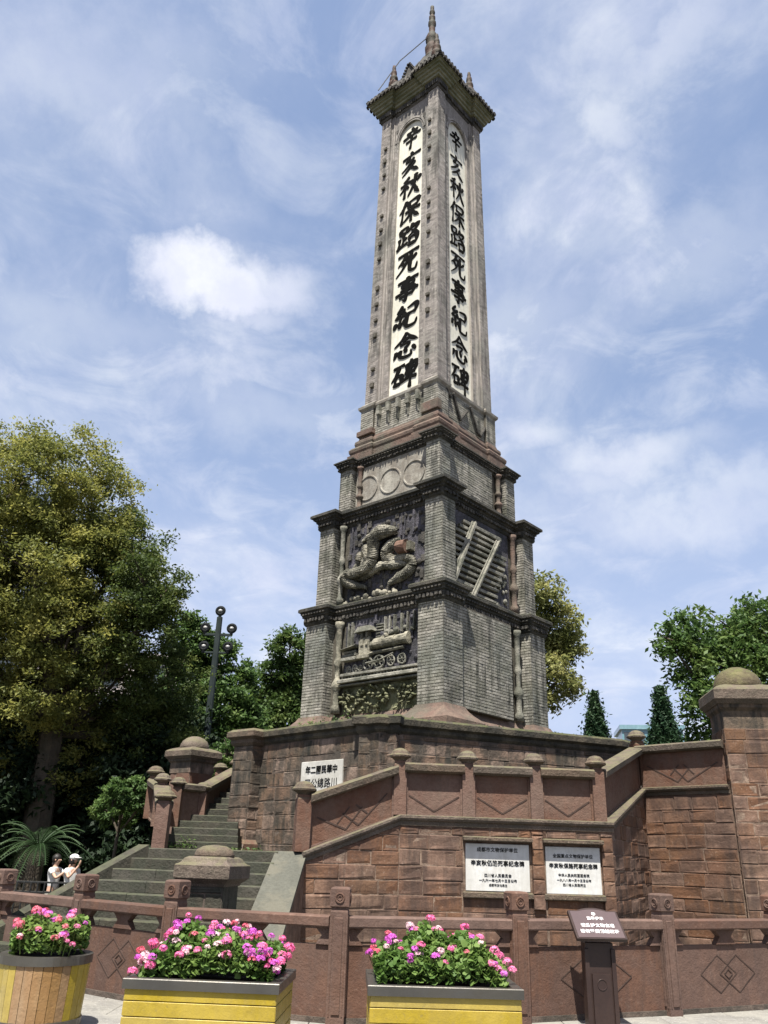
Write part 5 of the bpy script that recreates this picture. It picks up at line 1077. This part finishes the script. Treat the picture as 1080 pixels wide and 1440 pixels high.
# ------------------------------------------------------------------ trees
def branch(m, p0, p1, r0, r1, bend=.12, n=6, rnd=random):
    p0, p1 = Vector(p0), Vector(p1); d = p1 - p0; o = Vector((rnd.uniform(-1, 1), rnd.uniform(-1, 1), rnd.uniform(-.3, .5))) * d.length * bend; pts = []; rad = []
    for i in range(n + 1): t = i / n; pts.append(p0 + d * t + o * math.sin(math.pi * t)); rad.append(r0 + (r1 - r0) * t)
    m.tube(pts, rad, 7)
def tree(name, label, base, lobes, nleaf, size, mat, group=None, trunk_r=.22, clump=.30, fill=.55, zmin=None, cat='tree', droop=0.0, mat2=None, top_frac=.5):
    t = thing(name, label, cat, (base[0], base[1], base[2]), 0, group); tot = sum(l[3] ** 2 for l in lobes); P = []; rnd = random.Random(len(lobes) * 31 + int(base[0] * 10))
    for (x, y, z, r) in lobes:
        n = int(nleaf * r * r / tot); nc = max(10, int(34 * (r / 1.0) ** 1.4 * (.34 / clump) ** 1.6)); d = RNG.normal(size=(nc, 3)); d /= np.linalg.norm(d, axis=1)[:, None]
        cr = r * (fill + (1.04 - fill) * RNG.uniform(0, 1, nc) ** .6) * RNG.uniform(.86, 1.1, nc); cc = d * cr[:, None]; k = RNG.integers(0, nc, n)
        off_ = RNG.normal(size=(n, 3)) * np.array([1, 1, .62]) * clump * (.55 + .45 * r) * .55; off_[:, 2] -= droop * np.abs(RNG.normal(size=n)) * .3
        P.append(np.array([x, y, z]) + cc[k] + off_)
    pick = [np.full(len(p), l[0] > (mat2[1] if mat2 else 1e9)) for p, l in zip(P, lobes)]; P = np.concatenate(P); pick = np.concatenate(pick)
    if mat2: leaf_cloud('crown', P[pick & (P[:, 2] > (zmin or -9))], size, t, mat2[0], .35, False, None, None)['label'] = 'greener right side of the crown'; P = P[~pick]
    if zmin is not None: P = P[P[:, 2] > zmin]
    leaf_cloud('crown', P, size, t, mat, .35, False, None)
    m = MB(); b = Vector(base); cen = Vector((sum(l[0] for l in lobes) / len(lobes), sum(l[1] for l in lobes) / len(lobes), 0)); zs = min(l[2] - l[3] for l in lobes); zt = max(l[2] for l in lobes)
    fork = Vector((b.x * .6 + cen.x * .4, b.y * .6 + cen.y * .4, max(b.z + 1.0, zs * .6 + zt * .25)))
    branch(m, b, fork, trunk_r * 1.25, trunk_r, .05, 6, rnd)
    for (x, y, z, r) in lobes: branch(m, fork, (x, y, z), trunk_r * .5, .03, .10, 6, rnd); 
    for (x, y, z, r) in lobes:
        for k in range(4): branch(m, (x, y, z), (x + rnd.uniform(-1, 1) * r * .8, y + rnd.uniform(-1, 1) * r * .8, z + rnd.uniform(-.6, .9) * r), .035, .01, .1, 4, rnd)
    m.build('trunk', 'bark', t); return t
T1 = [(-11.62, 23.25, 11.78, 1.96), (-10.67, 23.75, 12.29, 1.88), (-9.47, 24.25, 11.68, 1.66), (-8.31, 24.75, 10.43, 1.34), (-7.12, 23.5, 8.79, 1.18), (-7.35, 24.0, 7.51, 1.29), (-9.44, 24.5, 9.69, 1.81), (-10.66, 23.25, 9.22, 1.93), (-9.22, 23.75, 7.43, 1.7), (-11.09, 24.25, 7.27, 1.73), (-7.95, 24.75, 6.29, 1.34), (-9.64, 23.5, 5.68, 1.23), (-6.99, 24.0, 8.45, 0.98),
      (-13.2, 24.2, 10.5, 2.0), (-13.0, 24.0, 7.6, 1.9), (-12.2, 26.2, 9.5, 2.2), (-9.4, 26.4, 9.5, 2.1), (-9.2, 26.2, 6.5, 2.0), (-7.6, 26, 4.6, 1.4), (-9.0, 25.6, 3.9, 1.3), (-11.0, 25.4, 4.6, 1.7), (-12.6, 24.6, 5.2, 1.8), (-6.6, 25.6, 6.4, 1.1), (-6.7, 26.2, 4.8, 1.1)]
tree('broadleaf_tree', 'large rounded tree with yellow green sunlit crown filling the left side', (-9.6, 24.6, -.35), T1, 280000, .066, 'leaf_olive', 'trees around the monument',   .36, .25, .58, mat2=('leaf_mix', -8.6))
T2 = [(-7.91, 33.25, 9.77, 0.95), (-6.97, 33.75, 9.01, 1.08), (-6.0, 34.25, 8.16, 0.84), (-8.11, 34.75, 8.13, 1.37), (-6.38, 33.5, 6.79, 1.3), (-5.41, 34.0, 6.47, 0.88), (-8.24, 34.5, 6.02, 1.18), (-6.9, 34.3, 5.2, 1.1)]
tree('broadleaf_tree', 'bright green tree behind the globe lamp post, right of the large rounded tree', (-7.0, 34, -.35), T2, 42000, .11, 'leaf_bright', 'trees around the monument', .2, .34, .5)
T3 = [(-4.06, 36.25, 10.1, 0.84), (-4.76, 36.75, 8.95, 1.03), (-3.5, 37.25, 8.77, 1.3), (-5.34, 37.75, 7.83, 1.05), (-4.09, 36.5, 6.88, 1.25), (-5.6, 37.0, 5.53, 1.25), (-2.93, 37.5, 7.22, 1.29), (-4.4, 37.3, 4.6, 1.4)]
tree('broadleaf_tree', 'green tree touching the left side of the brick tower behind the tall pier', (-4.3, 37, -.35), T3, 42000, .11, 'leaf_green', 'trees around the monument', .2, .34, .5)
T4 = [(6.69, 32.25, 12.03, 0.83), (7.43, 32.75, 11.15, 0.95), (7.93, 33.25, 10.14, 0.9), (7.13, 33.75, 10.08, 1.15), (7.39, 32.5, 8.62, 0.8), (6.82, 33.0, 7.98, 0.7), (7.87, 33.5, 8.25, 0.5), (6.0, 33.5, 10.5, 1.1), (5.8, 33.5, 8.9, .9)]
tree('broadleaf_tree', 'loose yellowish tree showing just right of the brick tower', (6.2, 33.2, -.35), T4, 15000, .105, 'leaf_pale', 'trees around the monument', .16, .34, .3, droop=.5)
T5 = [(9.53, 26.25, 8.5, 0.61), (10.64, 26.75, 8.9, 0.82), (12.21, 27.25, 9.16, 0.99), (13.59, 27.75, 9.47, 1.13), (10.3, 26.5, 7.81, 0.71), (11.56, 27.0, 7.85, 1.08), (13.07, 27.5, 7.64, 1.22), (10.74, 26.25, 6.5, 0.92), (13.79, 26.75, 8.22, 1.2), (12.03, 27.25, 6.13, 0.94), (13.6, 27.2, 6.0, 1.2), (10.4, 26.8, 5.2, .8), (12.0, 27.2, 4.9, 1.0)]
tree('broadleaf_tree', 'bright green large leaved tree behind the big mossy pillar on the right', (12, 27.3, -.35), T5, 26000, .115, 'leaf_bright', 'trees around the monument', .2, .36, .4, droop=.6)
SHB = [(-5.39, 17.75, 2.52, 0.35), (-5.14, 18.25, 2.7, 0.3), (-5.8, 18.75, 2.31, 0.34), (-5.49, 19.25, 2.34, 0.38), (-4.95, 18.2, 2.44, 0.21)]
tree('small_tree', 'small thin stemmed tree with light green leaves left of the stair newels', (-5.45, 18.5, -.2), SHB, 9000, .05, 'leaf_bright', 'trees around the monument', .035, .12, .4)
BUS = [(-4.11, 23.25, 4.05, 0.43), (-4.44, 23.75, 3.61, 0.44), (-3.85, 24.25, 3.87, 0.45), (-4.2, 24.75, 4.52, 0.29), (-4.1, 24, 3.2, .5)]
tree('small_tree', 'light green bushy sapling between the domed pillar and the tall pier', (-4.1, 24, .2), BUS, 9000, .05, 'leaf_bright', 'trees around the monument', .04, .12, .4)
k = 0
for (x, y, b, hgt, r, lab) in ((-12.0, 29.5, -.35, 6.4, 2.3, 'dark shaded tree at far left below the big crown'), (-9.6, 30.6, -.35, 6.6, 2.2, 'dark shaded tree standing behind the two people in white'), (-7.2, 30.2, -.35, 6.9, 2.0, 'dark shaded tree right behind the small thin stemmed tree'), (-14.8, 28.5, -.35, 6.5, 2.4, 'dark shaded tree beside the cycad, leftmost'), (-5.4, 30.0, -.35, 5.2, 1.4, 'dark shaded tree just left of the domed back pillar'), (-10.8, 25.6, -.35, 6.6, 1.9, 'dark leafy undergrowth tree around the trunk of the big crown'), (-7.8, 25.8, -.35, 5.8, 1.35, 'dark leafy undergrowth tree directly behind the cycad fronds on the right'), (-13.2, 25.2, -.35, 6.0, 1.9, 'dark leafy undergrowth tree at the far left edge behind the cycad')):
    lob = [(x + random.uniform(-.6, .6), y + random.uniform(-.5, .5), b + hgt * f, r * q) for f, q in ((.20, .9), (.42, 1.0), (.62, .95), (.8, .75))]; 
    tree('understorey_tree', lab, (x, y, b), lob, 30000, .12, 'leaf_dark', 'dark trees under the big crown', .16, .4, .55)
def conifer(label, base, top, r, n):
    t = thing('conifer_tree', label, 'tree', base, 0, 'small conifers behind the terrace'); h = top - base[2]; tz = RNG.uniform(.3, 1, n) ** .8; a = RNG.uniform(0, 6.283, n); rr_ = np.minimum(r, .23 * h * (1 - tz)) * (.3 + .8 * RNG.uniform(0, 1, n) ** .6) * (1 + .35 * np.sin(tz * 31 + a * 2) * np.cos(a * 5 + tz * 17)) + .02 + .10 * np.abs(RNG.normal(size=n)) * (RNG.uniform(size=n) < .25)
    P = np.stack([base[0] + rr_ * np.cos(a), base[1] + rr_ * np.sin(a), base[2] + h * tz], 1); leaf_cloud('crown', P, .075, t, 'leaf_conifer', .1, False)
    m = MB(); m.tube([base, (base[0], base[1], top - .2)], [.09, .02], 7); m.build('trunk', 'bark', t)
conifer('small dark conical cypress right of the brick tower above the terrace wall', (7.95, 30.0, 0), 7.4, 1.2, 16000)
conifer('slim green cypress in front of the bright tree, left of the mossy pillar', (9.03, 26.0, 0), 6.85, 1.1, 16000)
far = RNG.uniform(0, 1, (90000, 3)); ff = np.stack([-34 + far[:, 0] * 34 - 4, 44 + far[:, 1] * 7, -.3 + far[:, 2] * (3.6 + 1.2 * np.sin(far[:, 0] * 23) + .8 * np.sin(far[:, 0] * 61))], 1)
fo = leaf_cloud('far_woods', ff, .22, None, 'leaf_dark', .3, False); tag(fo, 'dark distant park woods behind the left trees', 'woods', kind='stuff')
far = RNG.uniform(0, 1, (50000, 3)); ff = np.stack([6 + far[:, 0] * 34, 46 + far[:, 1] * 7, -.3 + far[:, 2] * (3.0 + .8 * np.sin(far[:, 0] * 23))], 1)
fo = leaf_cloud('far_woods', ff, .22, None, 'leaf_green', .3, False); tag(fo, 'distant park woods low behind the right pillar', 'woods', kind='stuff')
# cycad
cy = thing('cycad_palm', 'cycad with long arching feathery fronds at the left edge', 'cycad', (-8.9, 23.4, -.35)); fm_ = MB(); rc = random.Random(4)
m = MB(); m.lathe([(.2, -.35), (.24, .3), (.2, 1.3), (.08, 1.45)], -8.9, 23.4, 10); m.build('trunk', 'bark', cy)
for i in range(52):
    a = i * 2.399; el = rc.uniform(.15, 1.25); ln = rc.uniform(1.15, 1.55); pts = []; c0 = Vector((-8.9, 23.4, 1.5)); h = Vector((math.cos(a), math.sin(a), 0)); f_ = MB()
    for k in range(13): t = k / 12; pts.append(c0 + h * ln * t * (math.cos(el) * .6 + .45) + Vector((0, 0, ln * (math.sin(el) * t * 1.1 - .85 * t * t * (1.1 - .3 * el)))))
    f_.tube(pts, [.012] * 13, 4)
    for k in range(1, 13):
        for sgn in (-1, 1):
            for q in (0, .5):
                p = pts[k - 1].lerp(pts[k], q + .25); d = (pts[k] - pts[k - 1]).normalized(); sd2 = d.cross(Vector((0, 0, 1))).normalized() * sgn; l2 = .17 * math.sin(math.pi * (.12 + .8 * k / 13)); tip = p + sd2 * l2 + d * l2 * .5 + Vector((0, 0, -.02)); w = d * .008
                f_.add([tuple(p - w), tuple(p + w), tuple(tip)], [(0, 1, 2)])
    f_.build('frond', 'leaf_cycad', cy)

# ------------------------------------------------------------------ lamp, railing, people, far buildings
lp = thing('street_lamp', 'grey green lamp post with five ring shaped globes above the trees', 'lamp', (-6.12, 30, -.3)); 
m = MB(); m.tube([(-6.12, 30, -.3), (-6.12, 30, 2), (-6.12, 30, 9.75)], [.16, .14, .11], 8); m.build('pole', 'lamp_metal', lp)
m = MB(); m.cbox(-6.62, -5.60, 29.96, 30.04, 9.02, 9.12, .01); m.cbox(-6.55, -5.75, 29.97, 30.03, 8.35, 8.42, .01); m.build('cross_arm', 'lamp_metal', lp)
for x, z in ((-6.12, 10.0), (-6.62, 9.33), (-5.62, 9.33), (-6.6, 8.62), (-5.7, 8.62)):
    gm = MB(); gm.ball((x, 30, z), .085, 14); gg = gm.build('globe', 'globe_white', lp, smooth=True)
    r_ = MB(); r_.torus((x, 30, z), (0, 1, 0), .135, .065, 20, 8); r_.lathe([(.05, z - .26), (.08, z - .13)], x, 30, 8); r_.lathe([(.09, z + .10), (.03, z + .18)], x, 30, 8); r_.build('globe_ring', 'globe', gg)
rl = thing('iron_railing', 'low black iron railing in front of the people in white', 'railing', (-6.6, 17.8, -.1)); m = MB()
for z in (.88, .70): m.cbox(-7.9, -5.95, 17.79, 17.82, z, z + .035, .004)
m.build('rail', 'iron', rl)
for i in range(15): x = -7.88 + i * .137; MB().cbox(x - .012, x + .012, 17.785, 17.81, -.35, .90, .003).build('baluster', 'iron', rl)
def skin_mesh(name, joints, edges, mat, parent, sub=2):
    me = bpy.data.meshes.new(name); me.from_pydata([j[:3] for j in joints], edges, []); me.materials.append(M[mat]); o = bpy.data.objects.new(name, me); link(o, parent, True)
    sk = o.modifiers.new('skin', 'SKIN'); sk.use_smooth_shade = True
    for v, j in zip(me.skin_vertices[0].data, joints): v.radius = (j[3], j[4] if len(j) > 4 else j[3])
    me.skin_vertices[0].data[0].use_root = True; sv = o.modifiers.new('sub', 'SUBSURF'); sv.levels = sub; sv.render_levels = sub; return o
def person(label, loc, rz, arms, cap, legs_mat, seed):
    t = thing('person', label, 'person', loc, rz, 'visitors by the railing')
    J = [(0, 0, .92, .13, .10), (0, 0, 1.12, .12, .09), (0, 0, 1.33, .15, .09), (0, .01, 1.43, .055), (0, -.01, 1.50, .055), (0, -.02, 1.57, .085, .095), (0, -.02, 1.64, .078, .088),
         (-.09, 0, .85, .085), (-.11, .0, .48, .062), (-.12, .02, .10, .042), (-.12, -.10, .03, .035), (.09, 0, .85, .085), (.11, .02, .48, .062), (.12, .05, .10, .042), (.12, -.07, .03, .035)]
    E_ = [(0, 1), (1, 2), (2, 3), (3, 4), (4, 5), (5, 6), (0, 7), (7, 8), (8, 9), (9, 10), (0, 11), (11, 12), (12, 13), (13, 14)]
    for sgn, (el_, wr) in zip((-1, 1), arms):
        k = len(J); J += [(sgn * .17, 0, 1.36, .05), el_ + (.036,), wr + (.026,), (wr[0], wr[1] - .03, wr[2] + .06, .03), (wr[0] + sgn * .01, wr[1] - .045, wr[2] + .12, .016)]; E_ += [(2, k), (k, k + 1), (k + 1, k + 2), (k + 2, k + 3), (k + 3, k + 4)]
    skin_mesh('body', J, E_, 'skin', t)
    S = [(0, 0, .86, .165, .13), (0, 0, 1.12, .15, .12), (0, 0, 1.34, .175, .11), (0, .01, 1.42, .07)]; SE = [(0, 1), (1, 2), (2, 3)]
    for sgn, (el_, wr) in zip((-1, 1), arms): k = len(S); m_ = tuple((a + b) / 2 for a, b in zip((sgn * .18, 0, 1.36), el_)); S += [(sgn * .18, 0, 1.36, .068), m_ + (.064,)]; SE += [(2, k), (k, k + 1)]
    skin_mesh('shirt', S, SE, 'shirt', t)
    Lg = [(0, 0, .90, .145, .12), (-.095, 0, .80, .105), (-.11, 0, .45, .08), (.095, 0, .80, .105), (.11, .02, .45, .08)]; LE = [(0, 1), (1, 2), (0, 3), (3, 4)]
    if legs_mat == 'trousers': Lg += [(-.12, .02, .08, .065), (.12, .05, .08, .065)]; LE += [(2, 5), (4, 6)]
    skin_mesh('shorts' if legs_mat == 'shorts' else 'trousers', Lg, LE, legs_mat, t)
    h = MB()
    if cap: h.ball((0, -.01, 1.66), .115, 14, (1, 1.08, .72)); h.loft([[(-.09, -.09, 1.655), (.09, -.09, 1.655), (.06, -.20, 1.645), (-.06, -.20, 1.645)], [(-.09, -.09, 1.67), (.09, -.09, 1.67), (.06, -.20, 1.66), (-.06, -.20, 1.66)]]); h.build('cap', 'shirt', t, smooth=True, local=True)
    h = MB(); h.ball((0, .015, 1.62 if not cap else 1.58), .108, 14, (1, 1.05, 1.1)); h.ball((0, .06, 1.50), .07, 10, (1, .7, 1.2)); h.build('hair', 'hair', t, smooth=True, local=True)
    f_ = MB(); f_.ball((0, -.115, 1.585), .016, 6, (.8, 1, 1.3)); f_.ball((-.09, -.02, 1.59), .02, 6, (.5, 1, 1.4)); f_.ball((.09, -.02, 1.59), .02, 6, (.5, 1, 1.4)); f_.build('face', 'skin', t, smooth=True, local=True)
    return t
p1 = person('person with dark hair in white shirt raising a phone behind the railing', (-7.85, 22.0, -.34), R(75), (((-.24, -.22, 1.18), (-.10, -.42, 1.38)), ((.24, -.20, 1.18), (.08, -.42, 1.38))), False, 'trousers', 1)
p2 = person('person in white cap and white shirt with pale shorts, nearer the stairs', (-7.40, 21.9, -.34), R(60), (((-.24, -.18, 1.20), (-.08, -.30, 1.48)), ((.25, .02, 1.10), (.24, -.12, .88))), True, 'shorts', 2)
T = Matrix.Translation((-7.85, 22.0, -.34)) @ Matrix.Rotation(R(75), 4, 'Z')
tag(MB().cbox(-.04, .04, -.475, -.465, 1.46, 1.60, .004, T).build('smartphone', 'iron'), 'dark phone held up by the dark haired person', 'phone')
# far buildings
def building(label, c, w, d, h, wall, glass, nx, nz, rz=0):
    t = thing('office_building', label, 'building', (c[0], c[1], -.35), rz); MB().box(-w / 2, w / 2, -d / 2, d / 2, 0, h).build('wall', wall, t, local=True)
    gm = MB().box(-w / nx * .34, w / nx * .34, -.06, .06, -h / nz * .32, h / nz * .32).mesh('window', glass)
    for i in range(nx):
        for j in range(nz):
            o = bpy.data.objects.new('window', gm); C.objects.link(o); o.parent = t; o.location = (-w / 2 + w / nx * (i + .5), -d / 2 - .03, h / nz * (j + .5))
    MB().box(-w / 2 - .3, w / 2 + .3, -d / 2 - .3, d / 2 + .3, h, h + .6).build('parapet', wall, t, local=True)
building('pale pink office block glimpsed through gaps in the left tree', (-32, 75, 0), 34, 12, 17, 'pink_wall', 'dark_glass', 9, 6, R(8))
building('distant blue green glass tower behind the right balustrade newel', (40.0, 122, 0), 8.4, 8, 19.6, 'teal_glass', 'dark_glass', 5, 9, R(-10))
